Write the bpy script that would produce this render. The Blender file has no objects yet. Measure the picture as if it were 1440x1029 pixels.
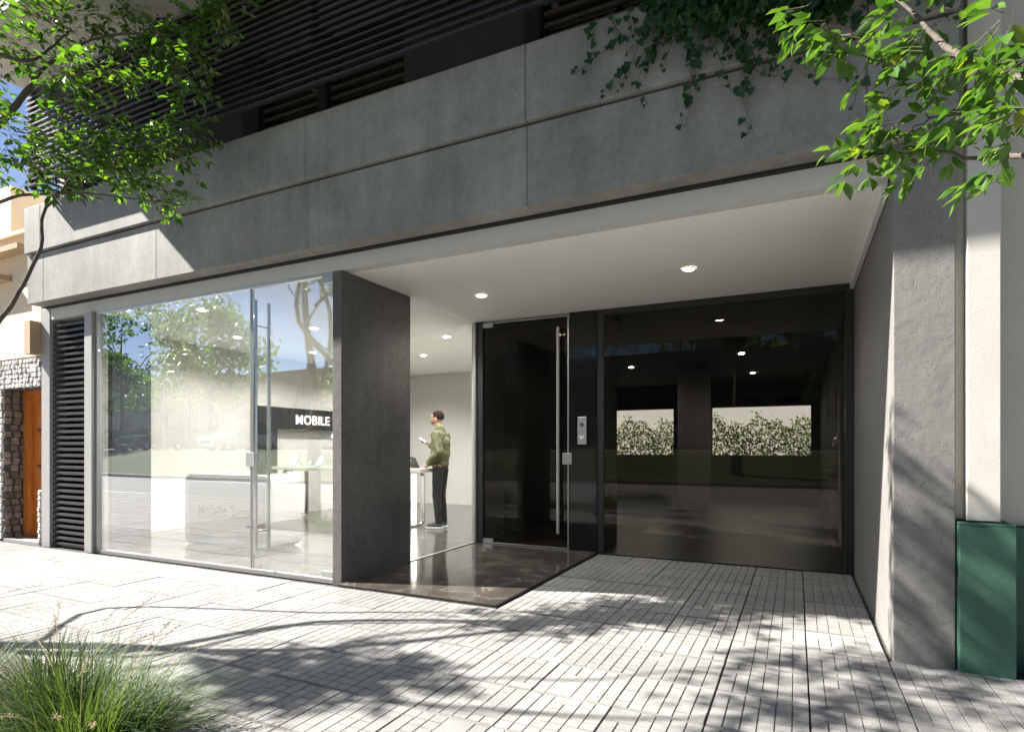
import bpy, bmesh, math, random
import numpy as np
from mathutils import Vector, Matrix, Quaternion
random.seed(7); rng = np.random.default_rng(7)
PI = math.pi
SC = bpy.context.scene
COL = SC.collection

# ------------------------------------------------------------------ camera
cam_d = bpy.data.cameras.new('camera'); cam = bpy.data.objects.new('camera', cam_d); COL.objects.link(cam)
cam.location = (0, 0, 1.25); cam.rotation_euler = (math.radians(90), 0, math.radians(25.87))
cam_d.sensor_width = 36; cam_d.lens = 36*825/1440; cam_d.shift_y = 0.0795
cam_d.clip_start = 0.05; cam_d.clip_end = 800
SC.camera = cam
# ------------------------------------------------------------------ sky, sun, exposure
SUN = Vector((1.106, .366, -1)).normalized()
ELEV = math.asin(-SUN.z)
ROT = math.atan2(-SUN.x, -SUN.y)
w = bpy.data.worlds.new('World'); SC.world = w; w.use_nodes = True
nt = w.node_tree; nt.nodes.clear()
N = nt.nodes.new; LK = nt.links.new
sky = N('ShaderNodeTexSky'); sky.sky_type = 'NISHITA'; sky.sun_disc = False
sky.sun_elevation = ELEV; sky.sun_rotation = ROT; sky.air_density = .55; sky.dust_density = .3; sky.ozone_density = 2.0
tc = N('ShaderNodeTexCoord'); mp = N('ShaderNodeMapping'); mp.inputs['Scale'].default_value = (1, 1, 2.2)
nz = N('ShaderNodeTexNoise'); nz.inputs['Scale'].default_value = 2.6; nz.inputs['Detail'].default_value = 9; nz.inputs['Roughness'].default_value = .58
rp = N('ShaderNodeValToRGB'); rp.color_ramp.elements[0].position = .53; rp.color_ramp.elements[1].position = .74
rp.color_ramp.elements[1].color = (.85, .85, .85, 1)
mx = N('ShaderNodeMix'); mx.data_type = 'RGBA'; mx.inputs[7].default_value = (4, 4.1, 4.3, 1)
bg = N('ShaderNodeBackground'); bg.inputs['Strength'].default_value = .05
out = N('ShaderNodeOutputWorld')
LK(tc.outputs['Generated'], mp.inputs[0]); LK(mp.outputs[0], nz.inputs[0]); LK(nz.outputs['Fac'], rp.inputs[0])
LK(rp.outputs[0], mx.inputs[0]); LK(sky.outputs[0], mx.inputs[6]); LK(mx.outputs[2], bg.inputs[0]); LK(bg.outputs[0], out.inputs[0])
sd = bpy.data.lights.new('sun', 'SUN'); sd.energy = 5; sd.angle = math.radians(.55); sd.color = (1, .955, .89)
sun = bpy.data.objects.new('sun', sd); COL.objects.link(sun)
sun.rotation_euler = SUN.to_track_quat('-Z', 'Y').to_euler()
SC.view_settings.view_transform = 'Standard'; SC.view_settings.look = 'None'
SC.view_settings.exposure = 1.95; SC.view_settings.gamma = 1; SC.view_settings.use_curve_mapping = False
SC.cycles.max_bounces = 8; SC.cycles.transparent_max_bounces = 24; SC.cycles.diffuse_bounces = 4
SC.cycles.glossy_bounces = 4; SC.cycles.caustics_reflective = False; SC.cycles.caustics_refractive = False
SC.cycles.sample_clamp_indirect = 6

# ------------------------------------------------------------------ helpers
def tag(o, label=None, cat=None, group=None, kind=None):
    if label: o['label'] = label
    if cat: o['category'] = cat
    if group: o['group'] = group
    if kind: o['kind'] = kind
    return o
def thing(name, label, cat, loc=(0, 0, 0), rz=0, group=None):
    o = bpy.data.objects.new(name, None); COL.objects.link(o)
    o.location = loc; o.rotation_euler = (0, 0, rz); o.empty_display_size = .1
    return tag(o, label, cat, group)
class MB:
    """collects shapes in world (or thing-local) coordinates"""
    def __init__(s): s.v = []; s.f = []; s.m = []; s.cur = 0
    def add(s, vs, fs):
        n = len(s.v); s.v += [tuple(v) for v in vs]; s.f += [tuple(i+n for i in f) for f in fs]; s.m += [s.cur]*len(fs); return s
    def box(s, x0, x1, y0, y1, z0, z1):
        return s.add([(x0,y0,z0),(x1,y0,z0),(x1,y1,z0),(x0,y1,z0),(x0,y0,z1),(x1,y0,z1),(x1,y1,z1),(x0,y1,z1)],
                     [(0,3,2,1),(4,5,6,7),(0,1,5,4),(1,2,6,5),(2,3,7,6),(3,0,4,7)])
    def prism(s, poly, ax, a, b):
        """poly: 2-D points; ax: axis of extrusion; a..b"""
        def P(p, t): return {'x': (t, p[0], p[1]), 'y': (p[0], t, p[1]), 'z': (p[0], p[1], t)}[ax]
        n = len(poly)
        return s.add([P(p, a) for p in poly]+[P(p, b) for p in poly],
                     [tuple(range(n))[::-1], tuple(range(n, 2*n))]+[(i, (i+1) % n, n+(i+1) % n, n+i) for i in range(n)])
    def tube(s, pts, r, n=8, cap=True):
        pts = [Vector(p) for p in pts]; m = len(pts); rs = r if hasattr(r, '__len__') else [r]*m
        vs = []; prev = None
        for i, p in enumerate(pts):
            d = (pts[min(i+1, m-1)]-pts[max(i-1, 0)]).normalized()
            if prev is None:
                u = d.orthogonal().normalized()
            else:
                u = (prev-d*prev.dot(d)).normalized()
            prev = u; q = d.cross(u)
            for k in range(n):
                a = 2*PI*k/n; vs.append(p+(u*math.cos(a)+q*math.sin(a))*rs[i])
        fs = [(i*n+k, i*n+(k+1) % n, (i+1)*n+(k+1) % n, (i+1)*n+k) for i in range(m-1) for k in range(n)]
        if cap: fs += [tuple(range(n))[::-1], tuple(range((m-1)*n, m*n))]
        return s.add(vs, fs)
    def ell(s, c, r, nu=14, nv=10):
        r = r if hasattr(r, '__len__') else (r, r, r); vs = [(c[0], c[1], c[2]-r[2])]
        for j in range(1, nv):
            t = -PI/2+PI*j/nv
            for i in range(nu):
                a = 2*PI*i/nu; vs.append((c[0]+r[0]*math.cos(t)*math.cos(a), c[1]+r[1]*math.cos(t)*math.sin(a), c[2]+r[2]*math.sin(t)))
        vs.append((c[0], c[1], c[2]+r[2])); L = len(vs)-1
        fs = [(0, 1+(i+1) % nu, 1+i) for i in range(nu)]
        fs += [(1+j*nu+i, 1+j*nu+(i+1) % nu, 1+(j+1)*nu+(i+1) % nu, 1+(j+1)*nu+i) for j in range(nv-2) for i in range(nu)]
        fs += [(L, 1+(nv-2)*nu+i, 1+(nv-2)*nu+(i+1) % nu) for i in range(nu)]
        return s.add(vs, fs)
    def cap(s, p0, r0, p1, r1, n=14):
        s.tube([p0, p1], [r0, r1], n); s.ell(p0, r0, n, 8); s.ell(p1, r1, n, 8); return s
    def build(s, name, mats, parent=None, smooth=False, bevel=0, seg=2):
        off = Vector(parent.location) if (parent is not None and not getattr(s, 'local', False)) else Vector((0, 0, 0))
        p = parent
        if parent is not None and parent.parent is not None and not getattr(s, 'local', False): off = Vector(parent.parent.location)+Vector(parent.location)
        me = bpy.data.meshes.new(name); me.from_pydata([tuple(Vector(v)-off) for v in s.v], [], s.f)
        mats = mats if isinstance(mats, (list, tuple)) else [mats]
        for m in mats: me.materials.append(m)
        if len(mats) > 1: me.polygons.foreach_set('material_index', s.m)
        if bevel:
            bm = bmesh.new(); bm.from_mesh(me)
            es = [e for e in bm.edges if len(e.link_faces) == 2 and e.calc_face_angle(0) > .6]
            bmesh.ops.bevel(bm, geom=es, offset=bevel, segments=seg, affect='EDGES', profile=.5, clamp_overlap=True)
            bm.to_mesh(me); bm.free()
        if smooth: me.polygons.foreach_set('use_smooth', [True]*len(me.polygons))
        me.update()
        o = bpy.data.objects.new(name, me); COL.objects.link(o)
        if p is not None: o.parent = p
        return o
def box(name, m, par, b, bevel=0, **k): return MB().box(*b).build(name, m, par, bevel=bevel, **k)
def LMB():
    m = MB(); m.local = True; return m

# ------------------------------------------------------------------ materials
def newmat(name):
    m = bpy.data.materials.new(name); m.use_nodes = True
    b = m.node_tree.nodes['Principled BSDF']; return m, m.node_tree, b
def P(name, col, rough=.6, metal=0, var=0, scale=6, bump=0, bscale=60, bdist=.002, spec=None, coat=0, emis=None, estr=0, rnd=0):
    m, t, b = newmat(name); n = t.nodes.new; l = t.links.new
    b.inputs['Base Color'].default_value = (*col, 1); b.inputs['Roughness'].default_value = rough; b.inputs['Metallic'].default_value = metal
    if spec is not None: b.inputs['Specular IOR Level'].default_value = spec
    if coat: b.inputs['Coat Weight'].default_value = coat; b.inputs['Coat Roughness'].default_value = .05
    if emis: b.inputs['Emission Color'].default_value = (*emis, 1); b.inputs['Emission Strength'].default_value = estr
    g = n('ShaderNodeNewGeometry')
    if var or rnd:
        z = n('ShaderNodeTexNoise'); z.inputs['Scale'].default_value = scale; z.inputs['Detail'].default_value = 8; z.inputs['Roughness'].default_value = .6
        l(g.outputs['Position'], z.inputs['Vector'])
        mr = n('ShaderNodeMapRange'); mr.inputs[1].default_value = .3; mr.inputs[2].default_value = .7; mr.inputs[3].default_value = 1-var; mr.inputs[4].default_value = 1+var
        l(z.outputs['Fac'], mr.inputs[0]); fac = mr.outputs[0]
        if rnd:
            oi = n('ShaderNodeObjectInfo'); m2 = n('ShaderNodeMapRange'); m2.inputs[3].default_value = 1-rnd; m2.inputs[4].default_value = 1+rnd
            l(oi.outputs['Random'], m2.inputs[0]); mm = n('ShaderNodeMath'); mm.operation = 'MULTIPLY'; l(fac, mm.inputs[0]); l(m2.outputs[0], mm.inputs[1]); fac = mm.outputs[0]
        vm = n('ShaderNodeVectorMath'); vm.operation = 'SCALE'; vm.inputs[0].default_value = col; l(fac, vm.inputs['Scale']); l(vm.outputs[0], b.inputs['Base Color'])
    if bump:
        z = n('ShaderNodeTexNoise'); z.inputs['Scale'].default_value = bscale; z.inputs['Detail'].default_value = 6; l(g.outputs['Position'], z.inputs['Vector'])
        bp = n('ShaderNodeBump'); bp.inputs['Strength'].default_value = bump; bp.inputs['Distance'].default_value = bdist
        l(z.outputs['Fac'], bp.inputs['Height']); l(bp.outputs[0], b.inputs['Normal'])
    return m
def concrete(name, col, fine=.1, blot=.18, pits=0, rough=.75, scratch=True, streak=0):
    m, t, b = newmat(name); n = t.nodes.new; l = t.links.new
    g = n('ShaderNodeNewGeometry'); b.inputs['Roughness'].default_value = rough
    def noise(sc, det=8, r=.6, vec=None):
        z = n('ShaderNodeTexNoise'); z.inputs['Scale'].default_value = sc; z.inputs['Detail'].default_value = det; z.inputs['Roughness'].default_value = r
        l(vec or g.outputs['Position'], z.inputs['Vector']); return z.outputs['Fac']
    def rng_(f, a, b_, lo=.3, hi=.7):
        mr = n('ShaderNodeMapRange'); mr.inputs[1].default_value = lo; mr.inputs[2].default_value = hi; mr.inputs[3].default_value = a; mr.inputs[4].default_value = b_
        l(f, mr.inputs[0]); return mr.outputs[0]
    def mul(a, b_):
        q = n('ShaderNodeMath'); q.operation = 'MULTIPLY'; l(a, q.inputs[0]); l(b_, q.inputs[1]); return q.outputs[0]
    f = mul(rng_(noise(1.3, 10, .65), 1-blot, 1+blot), rng_(noise(28, 8, .7), 1-fine, 1+fine))
    mpv = n('ShaderNodeMapping'); mpv.inputs['Scale'].default_value = (5, 5, .6); l(g.outputs['Position'], mpv.inputs[0])
    f = mul(f, rng_(noise(1.6, 8, .6, mpv.outputs[0]), 1-.09-streak, 1.07))
    oi = n('ShaderNodeObjectInfo'); f = mul(f, rng_(oi.outputs['Random'], .93, 1.06, 0, 1))
    if scratch:
        # hair-thin pale trowel scratches
        v = n('ShaderNodeTexNoise'); v.inputs['Scale'].default_value = 2.1; v.inputs['Detail'].default_value = 2; v.inputs['Distortion'].default_value = 1.2
        l(g.outputs['Position'], v.inputs['Vector'])
        s = n('ShaderNodeMath'); s.operation = 'SUBTRACT'; s.inputs[1].default_value = .5; l(v.outputs['Fac'], s.inputs[0])
        ab = n('ShaderNodeMath'); ab.operation = 'ABSOLUTE'; l(s.outputs[0], ab.inputs[0])
        sc_ = mul(rng_(ab.outputs[0], 1, 0, 0, .004), rng_(noise(5, 3), 0, 1, .55, .7))
        ad = n('ShaderNodeMath'); ad.operation = 'MULTIPLY_ADD'; ad.inputs[1].default_value = .22; l(sc_, ad.inputs[0]); l(f, ad.inputs[2]); f = ad.outputs[0]
    vm = n('ShaderNodeVectorMath'); vm.operation = 'SCALE'; vm.inputs[0].default_value = col; l(f, vm.inputs['Scale'])
    bp = n('ShaderNodeBump'); bp.inputs['Strength'].default_value = .35; bp.inputs['Distance'].default_value = .002
    l(noise(90, 6), bp.inputs['Height']); nrm = bp.outputs[0]
    if pits:
        vo = n('ShaderNodeTexVoronoi'); vo.inputs['Scale'].default_value = 55; vo.inputs['Randomness'].default_value = 1
        mpp = n('ShaderNodeMapping'); mpp.inputs['Scale'].default_value = (1, 1, 1.7); l(g.outputs['Position'], mpp.inputs[0]); l(mpp.outputs[0], vo.inputs['Vector'])
        pit = mul(rng_(vo.outputs['Distance'], 0, 1, .1, .28), rng_(noise(7, 2), 1, 1, 0, 1))
        sel = n('ShaderNodeMath'); sel.operation = 'GREATER_THAN'; sel.inputs[1].default_value = 1-pits
        sp = n('ShaderNodeSeparateColor'); l(vo.outputs['Color'], sp.inputs[0]); l(sp.outputs[0], sel.inputs[0])
        mxx = n('ShaderNodeMix'); mxx.inputs[2].default_value = 1; l(sel.outputs[0], mxx.inputs[0]); l(pit, mxx.inputs[3])
        b2 = n('ShaderNodeBump'); b2.inputs['Strength'].default_value = .9; b2.inputs['Distance'].default_value = .006
        l(mxx.outputs[0], b2.inputs['Height']); l(nrm, b2.inputs['Normal']); nrm = b2.outputs[0]
        wv = noise(13, 4, .5); b3 = n('ShaderNodeBump'); b3.inputs['Strength'].default_value = .35; b3.inputs['Distance'].default_value = .012
        l(wv, b3.inputs['Height']); l(nrm, b3.inputs['Normal']); nrm = b3.outputs[0]
    l(vm.outputs[0], b.inputs['Base Color']); l(nrm, b.inputs['Normal'])
    return m
def glass(name, tint=(1, 1, 1), f0=.07, wave=0, wscale=1.0, gcol=(1, 1, 1)):
    m = bpy.data.materials.new(name); m.use_nodes = True; t = m.node_tree; t.nodes.clear(); n = t.nodes.new; l = t.links.new
    o = n('ShaderNodeOutputMaterial'); g = n('ShaderNodeNewGeometry')
    tr = n('ShaderNodeBsdfTransparent'); tr.inputs[0].default_value = (*tint, 1)
    gl = n('ShaderNodeBsdfGlossy'); gl.inputs['Roughness'].default_value = 0.0; gl.inputs[0].default_value = (*gcol, 1)
    if wave:
        z = n('ShaderNodeTexNoise'); z.inputs['Scale'].default_value = wscale; z.inputs['Detail'].default_value = 1
        l(g.outputs['Position'], z.inputs['Vector'])
        bp = n('ShaderNodeBump'); bp.inputs['Strength'].default_value = 1; bp.inputs['Distance'].default_value = wave
        l(z.outputs['Fac'], bp.inputs['Height']); l(bp.outputs[0], gl.inputs['Normal'])
    d = n('ShaderNodeVectorMath'); d.operation = 'DOT_PRODUCT'; l(g.outputs['Incoming'], d.inputs[0]); l(g.outputs['Normal'], d.inputs[1])
    def M(op, a, b=None):
        q = n('ShaderNodeMath'); q.operation = op; q.use_clamp = False
        for i, v in enumerate((a, b)):
            if v is None: continue
            if isinstance(v, (int, float)): q.inputs[i].default_value = v
            else: l(v, q.inputs[i])
        return q.outputs[0]
    c = M('SUBTRACT', 1, M('ABSOLUTE', d.outputs['Value'])); p5 = M('POWER', c, 5)
    f = M('ADD', M('MULTIPLY', p5, 1-f0), f0)
    mx_ = n('ShaderNodeMixShader'); l(f, mx_.inputs[0]); l(tr.outputs[0], mx_.inputs[1]); l(gl.outputs[0], mx_.inputs[2]); l(mx_.outputs[0], o.inputs[0])
    return m
def leafmat(name, c1, c2, trans=.45, spec=.5, rough=.38, yellow=.06):
    m, t, b = newmat(name); n = t.nodes.new; l = t.links.new
    g = n('ShaderNodeNewGeometry'); oi = n('ShaderNodeObjectInfo')
    ad = n('ShaderNodeMath'); ad.operation = 'ADD'; l(g.outputs['Random Per Island'], ad.inputs[0]); l(oi.outputs['Random'], ad.inputs[1])
    fr = n('ShaderNodeMath'); fr.operation = 'FRACT'; l(ad.outputs[0], fr.inputs[0])
    r = n('ShaderNodeValToRGB'); e = r.color_ramp.elements; e[0].color = (*c1, 1); e[1].color = (*c2, 1); e[1].position = 1-yellow*1.5
    if yellow:
        q = e.new(1-yellow*.6); q.color = (c2[0]*1.8+.02, c2[1]*1.25, c2[2], 1)
    l(fr.outputs[0], r.inputs[0]); l(r.outputs[0], b.inputs['Base Color'])
    b.inputs['Roughness'].default_value = rough; b.inputs['Specular IOR Level'].default_value = spec
    tl = n('ShaderNodeBsdfTranslucent'); sc = n('ShaderNodeVectorMath'); sc.operation = 'MULTIPLY'; sc.inputs[1].default_value = (1.9, 1.75, .7)
    l(r.outputs[0], sc.inputs[0]); l(sc.outputs[0], tl.inputs[0])
    ms = n('ShaderNodeMixShader'); ms.inputs[0].default_value = trans
    o = t.nodes['Material Output']; l(b.outputs[0], ms.inputs[1]); l(tl.outputs[0], ms.inputs[2]); l(ms.outputs[0], o.inputs[0])
    return m
def emit(name, col, s):
    m, t, b = newmat(name); b.inputs['Base Color'].default_value = (.8, .8, .8, 1)
    b.inputs['Emission Color'].default_value = (*col, 1); b.inputs['Emission Strength'].default_value = s; return m

M = {}
M['fascia'] = concrete('fascia_concrete', (.238, .233, .216), fine=.16, blot=.28, rough=.62, streak=.07)
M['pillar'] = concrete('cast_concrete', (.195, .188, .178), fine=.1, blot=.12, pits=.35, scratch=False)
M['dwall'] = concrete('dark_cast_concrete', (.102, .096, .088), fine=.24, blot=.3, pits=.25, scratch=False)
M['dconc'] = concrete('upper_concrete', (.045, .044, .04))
M['plaster'] = P('white_plaster', (.86, .84, .81), .8, var=.03, scale=3, bump=.1, bscale=50)
M['header'] = P('pale_grey_paint', (.55, .55, .53), .6, var=.03)
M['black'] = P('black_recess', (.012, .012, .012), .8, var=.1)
M['darkmetal'] = P('anthracite_metal', (.03, .03, .032), .42, .3, var=.15, scale=9)
M['screen'] = P('bronze_slat', (.012, .011, .011), .45, .05, var=.2, scale=8)
M['alu'] = P('brushed_aluminium', (.48, .48, .47), .35, .75, var=.06, scale=30)
M['jamb'] = P('grey_coated_metal', (.34, .33, .32), .5, .1, var=.05)
M['steel'] = P('polished_steel', (.62, .62, .62), .18, 1, var=.03)
M['blackglass'] = P('black_lacquered_glass', (.012, .011, .01), .06, 0, var=.1, spec=.45)
M['granite'] = None
M['glass'] = glass('clear_glass', (.96, .975, .965), .24, wave=.0012, wscale=.9)
M['sideglass'] = glass('side_glass', (.96, .97, .965), .09, wave=.0008, wscale=.9)
M['tint'] = glass('smoked_glass', (.76, .74, .71), .03, wave=.0012, wscale=.9, gcol=(.66, .62, .56))
M['white'] = P('white_lacquer', (.84, .84, .83), .3, coat=.4, var=.02)
M['intwall'] = P('interior_white_wall', (.57, .555, .525), .85, var=.02)
M['intfloor'] = P('interior_grey_tile', (.10, .098, .092), .16, var=.25, scale=5, bump=.05)
M['beige'] = P('beige_render', (.74, .61, .46), .9, var=.06, scale=4, bump=.6, bscale=55, bdist=.004)
M['tan'] = P('tan_trim', (.42, .30, .19), .85, var=.08, bump=.3)
M['cream'] = P('cream_render', (.50, .48, .435), .9, var=.04, scale=5, bump=.22, bscale=70, bdist=.003)
M['green'] = P('green_painted_render', (.042, .112, .078), .7, var=.12, scale=9, bump=.5, bscale=60, bdist=.003)
M['mortar'] = P('dark_mortar', (.08, .075, .07), .9, var=.3, scale=20, bump=.5)
M['stone'] = P('split_stone', (.5, .48, .46), .8, var=.3, scale=14, bump=.8, bscale=40, bdist=.01, rnd=.35)
M['darkstone'] = P('brown_stone', (.20, .16, .14), .75, var=.4, scale=14, bump=.8, bscale=40, bdist=.01, rnd=.4)  # cladding stone with the shade of the door reveal put into its colour
M['asphalt'] = P('pale_asphalt', (.22, .217, .21), .9, var=.14, scale=3, bump=.3)
M['soil'] = P('dark_soil', (.05, .04, .03), .95, var=.3, scale=15, bump=1, bscale=30, bdist=.02)
M['lawn'] = P('lawn_grass', (.045, .068, .018), .9, var=.35, scale=5, bump=1, bscale=40, bdist=.05)
M['lamp'] = emit('warm_lamp', (1, .9, .74), 60)
M['led'] = emit('led_strip', (1, .93, .82), 4)
M['sign'] = emit('sign_letters', (1, .97, .9), .62)
M['leaf'] = leafmat('tree_leaf', (.018, .06, .010), (.095, .215, .022), .4, spec=.7, rough=.3, yellow=.03)
M['leaf2'] = leafmat('bright_leaf', (.026, .08, .012), (.085, .18, .024), .38, yellow=.02)
M['ivy'] = leafmat('ivy_leaf', (.012, .042, .010), (.028, .08, .016), .3, rough=.5, yellow=0)
M['hedgeleaf'] = leafmat('hedge_leaf', (.05, .08, .02), (.13, .17, .06), .3, yellow=0)
M['grass'] = leafmat('grass_blade', (.018, .045, .012), (.10, .16, .05), .28, spec=.25, rough=.55, yellow=0)
M['straw'] = P('straw_seed', (.42, .33, .2), .8)
M['bark'] = P('grey_brown_bark', (.10, .082, .062), .9, var=.35, scale=30, bump=.8, bscale=50, bdist=.006)
M['twig'] = P('green_twig', (.13, .12, .05), .7, var=.2)
M['vine'] = P('reddish_vine', (.12, .06, .035), .8)

def wood():
    m, t, b = newmat('orange_varnished_wood'); n = t.nodes.new; l = t.links.new; g = n('ShaderNodeNewGeometry')
    mp_ = n('ShaderNodeMapping'); mp_.inputs['Scale'].default_value = (9, 9, .8); l(g.outputs['Position'], mp_.inputs[0])
    z = n('ShaderNodeTexNoise'); z.inputs['Scale'].default_value = 5; z.inputs['Detail'].default_value = 8; z.inputs['Distortion'].default_value = .6; l(mp_.outputs[0], z.inputs['Vector'])
    r = n('ShaderNodeValToRGB'); e = r.color_ramp.elements; e[0].position = .35; e[1].position = .7; e[0].color = (.42, .115, .016, 1); e[1].color = (.68, .23, .04, 1)
    l(z.outputs['Fac'], r.inputs[0]); l(r.outputs[0], b.inputs['Base Color']); b.inputs['Roughness'].default_value = .4; return m
M['wood'] = wood()
def marble():
    m, t, b = newmat('dark_veined_marble'); n = t.nodes.new; l = t.links.new; g = n('ShaderNodeNewGeometry')
    z = n('ShaderNodeTexNoise'); z.inputs['Scale'].default_value = 1.5; z.inputs['Detail'].default_value = 10; z.inputs['Distortion'].default_value = 1.1; l(g.outputs['Position'], z.inputs['Vector'])
    s = n('ShaderNodeMath'); s.operation = 'SUBTRACT'; s.inputs[1].default_value = .5; l(z.outputs['Fac'], s.inputs[0])
    a = n('ShaderNodeMath'); a.operation = 'ABSOLUTE'; l(s.outputs[0], a.inputs[0])
    r = n('ShaderNodeValToRGB'); e = r.color_ramp.elements; e[0].position = 0; e[0].color = (.20, .175, .15, 1); e[1].position = .007; e[1].color = (.085, .074, .064, 1)
    q = e.new(.12); q.color = (.055, .047, .04, 1); l(a.outputs[0], r.inputs[0])
    l(r.outputs[0], b.inputs['Base Color']); b.inputs['Roughness'].default_value = .09; b.inputs['Specular IOR Level'].default_value = .6; return m
M['granite'] = marble()
def tilemat():
    m, t, b = newmat('cement_tile'); n = t.nodes.new; l = t.links.new; g = n('ShaderNodeNewGeometry'); oi = n('ShaderNodeObjectInfo')
    def nz_(sc, d=6, r=.6):
        z = n('ShaderNodeTexNoise'); z.inputs['Scale'].default_value = sc; z.inputs['Detail'].default_value = d; z.inputs['Roughness'].default_value = r; l(g.outputs['Position'], z.inputs['Vector']); return z.outputs['Fac']
    def mr(f, a, b_, lo=.3, hi=.7):
        q = n('ShaderNodeMapRange'); q.inputs[1].default_value = lo; q.inputs[2].default_value = hi; q.inputs[3].default_value = a; q.inputs[4].default_value = b_; l(f, q.inputs[0]); return q.outputs[0]
    def mul(a, c):
        q = n('ShaderNodeMath'); q.operation = 'MULTIPLY'; l(a, q.inputs[0]); l(c, q.inputs[1]); return q.outputs[0]
    f = mul(mul(mr(nz_(2.2), .86, 1.1), mr(nz_(70, 4, .8), .8, 1.16)), mr(oi.outputs['Random'], .86, 1.1, 0, 1))
    f = mul(f, mr(nz_(11, 5, .7), .88, 1.07, .35, .6))
    sx = n('ShaderNodeSeparateXYZ'); tc_ = n('ShaderNodeTexCoord'); l(tc_.outputs['Object'], sx.inputs[0])
    f = mul(f, mr(sx.outputs['Z'], .6, 1, -.007, -.0022))   # dirt that lies in the grooves
    v = n('ShaderNodeVectorMath'); v.operation = 'SCALE'; v.inputs[0].default_value = (.24, .234, .224); l(f, v.inputs['Scale']); l(v.outputs[0], b.inputs['Base Color'])
    b.inputs['Roughness'].default_value = .85
    bp = n('ShaderNodeBump'); bp.inputs['Strength'].default_value = .5; bp.inputs['Distance'].default_value = .0025; l(nz_(120, 4, .7), bp.inputs['Height']); l(bp.outputs[0], b.inputs['Normal'])
    return m
M['tile'] = tilemat()
M['grout'] = P('joint_dirt', (.06, .056, .05), .95, var=.5, scale=25, bump=.8, bscale=50, bdist=.006)

# ------------------------------------------------------------------ ground
TP = .43
def in_view(x, y, mg=.15):
    F = -.4363*x+.8998*y; R = .8998*x+.4363*y
    if F < .8: return False
    u = 825*R/F/720; v = 629+825*1.25/F
    return abs(u) < 1+mg and v < 1029*(1+mg)
ground = box('ground', M['soil'], None, (-400, 400, -400, 4.0, -.9, -.30)); tag(ground, kind='structure')
grd2 = box('earth', M['soil'], None, (-400, 400, 4.0, 400, -.9, -.12)); tag(grd2, kind='structure')
pav = MB().box(-30, 14, -1.6, 6.75, -.2, -.022).build('pavement', M['grout']); tag(pav, kind='structure')
def tile_mesh(seed, fine=True):
    r = random.Random(seed); b = LMB(); wx, wy = .4238, .4262; gx = .0027; gy = .0022
    b.box(-wx/2, wx/2, -wy/2, wy/2, -.022, -.0075)
    n = 6; mg = r.uniform(.006, .013); hy = wy/2-mg; cy = 2*hy/n; ex = [-wx/2+wx*k/n+(r.gauss(0, .0009) if 0 < k < n else 0) for k in range(n+1)]
    def blk(x0, x1, y0, y1, h, c):
        b.add([(x0,y0,-.0075),(x1,y0,-.0075),(x1,y1,-.0075),(x0,y1,-.0075),(x0+c,y0+c,h),(x1-c,y0+c,h),(x1-c,y1-c,h),(x0+c,y1-c,h)],
              [(4,5,6,7),(0,1,5,4),(1,2,6,5),(2,3,7,6),(3,0,4,7)])
    used_ = set()
    blk(-wx/2, wx/2, -wy/2, -hy-.0008, -.0002, .0022); blk(-wx/2, wx/2, hy+.0008, wy/2, -.0002, .0022)
    for i in range(n):
        for j in range(n):
            if (i, j) in used_: continue
            W = H = 1
            while i+W < n and r.random() < .07 and (i+W, j) not in used_: W += 1
            while j+H < n and H < 3 and r.random() < .32 and all((i+a, j+H) not in used_ for a in range(W)): H += 1
            used_ |= {(i+a, j+q) for a in range(W) for q in range(H)}
            g = gx*r.uniform(.35, 1.15)/2; g2 = gy*r.uniform(.4, 1)/2
            blk(ex[i]+(g if i else 0), ex[i+W]-(g if i+W < n else 0), -hy+j*cy+g2, -hy+(j+H)*cy-g2, r.uniform(-.0008, .0006), r.uniform(.0018, .0034))
    o = b.build('tile', M['tile']); return o
protos = [tile_mesh(s) for s in range(9)]
cells = []
ix0 = int(-30/TP); 
for i in range(-69, 32):
    for j in range(-11, 9):
        cx = .056+TP*(i+.5); cy = 3.195+TP*(j+.5)
        if cy > 6.62: continue
        if -3.74 < cx < -2.11 and cy > 4.09: continue           # granite entrance
        if cx < -3.7 and cy > 4.12: continue                    # under the shop
        if cx > .52 and cy > 4.0: continue
        cells.append((cx, cy))
# partial courses are covered by the walls; keep whole tiles and let walls stand over them
vis = sorted([c for c in cells if in_view(*c)], key=lambda c: -.4363*c[0]+.8998*c[1])
near = vis[:300]; far = [c for c in cells if c not in set(near)]
for k, (cx, cy) in enumerate(near):
    src = protos[k] if k < 9 else random.choice(protos)
    o = src if k < 9 else src.copy()
    if k >= 9: COL.objects.link(o)
    o.parent = pav
    o.location = (cx+random.uniform(-.0015, .0015), cy+random.uniform(-.001, .001), random.uniform(-.002, .0015))
    o.rotation_euler = (random.uniform(-.005, .005), random.uniform(-.006, .006), random.uniform(-.006, .006)+PI*random.randrange(2))
fm = LMB()
meshes = [[tuple(v.co) for v in p.data.vertices] for p in protos]; mf = [[tuple(q.vertices) for q in p.data.polygons] for p in protos]
for cx, cy in far:
    if in_view(cx, cy, .3) or (cy > -1.2 and -9 < cx < 1.5):
        k = random.randrange(9); dz = random.uniform(-.001, .001)
        fm.add([(v[0]+cx, v[1]+cy, v[2]+dz) for v in meshes[k]], mf[k])
    else: fm.box(cx-.208, cx+.208, cy-.2115, cy+.2115, -.022, random.uniform(-.001, .001))
fo = fm.build('far_tiles', M['tile'], pav); fo['kind'] = 'stuff'

road = box('road', M['asphalt'], None, (-120, 60, -7.6, -1.75, -.3, -.06)); tag(road, kind='structure')
kerb = box('kerb', M['jamb'], None, (-120, 60, -1.745, -1.605, -.3, .0)); tag(kerb, kind='structure')
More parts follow.
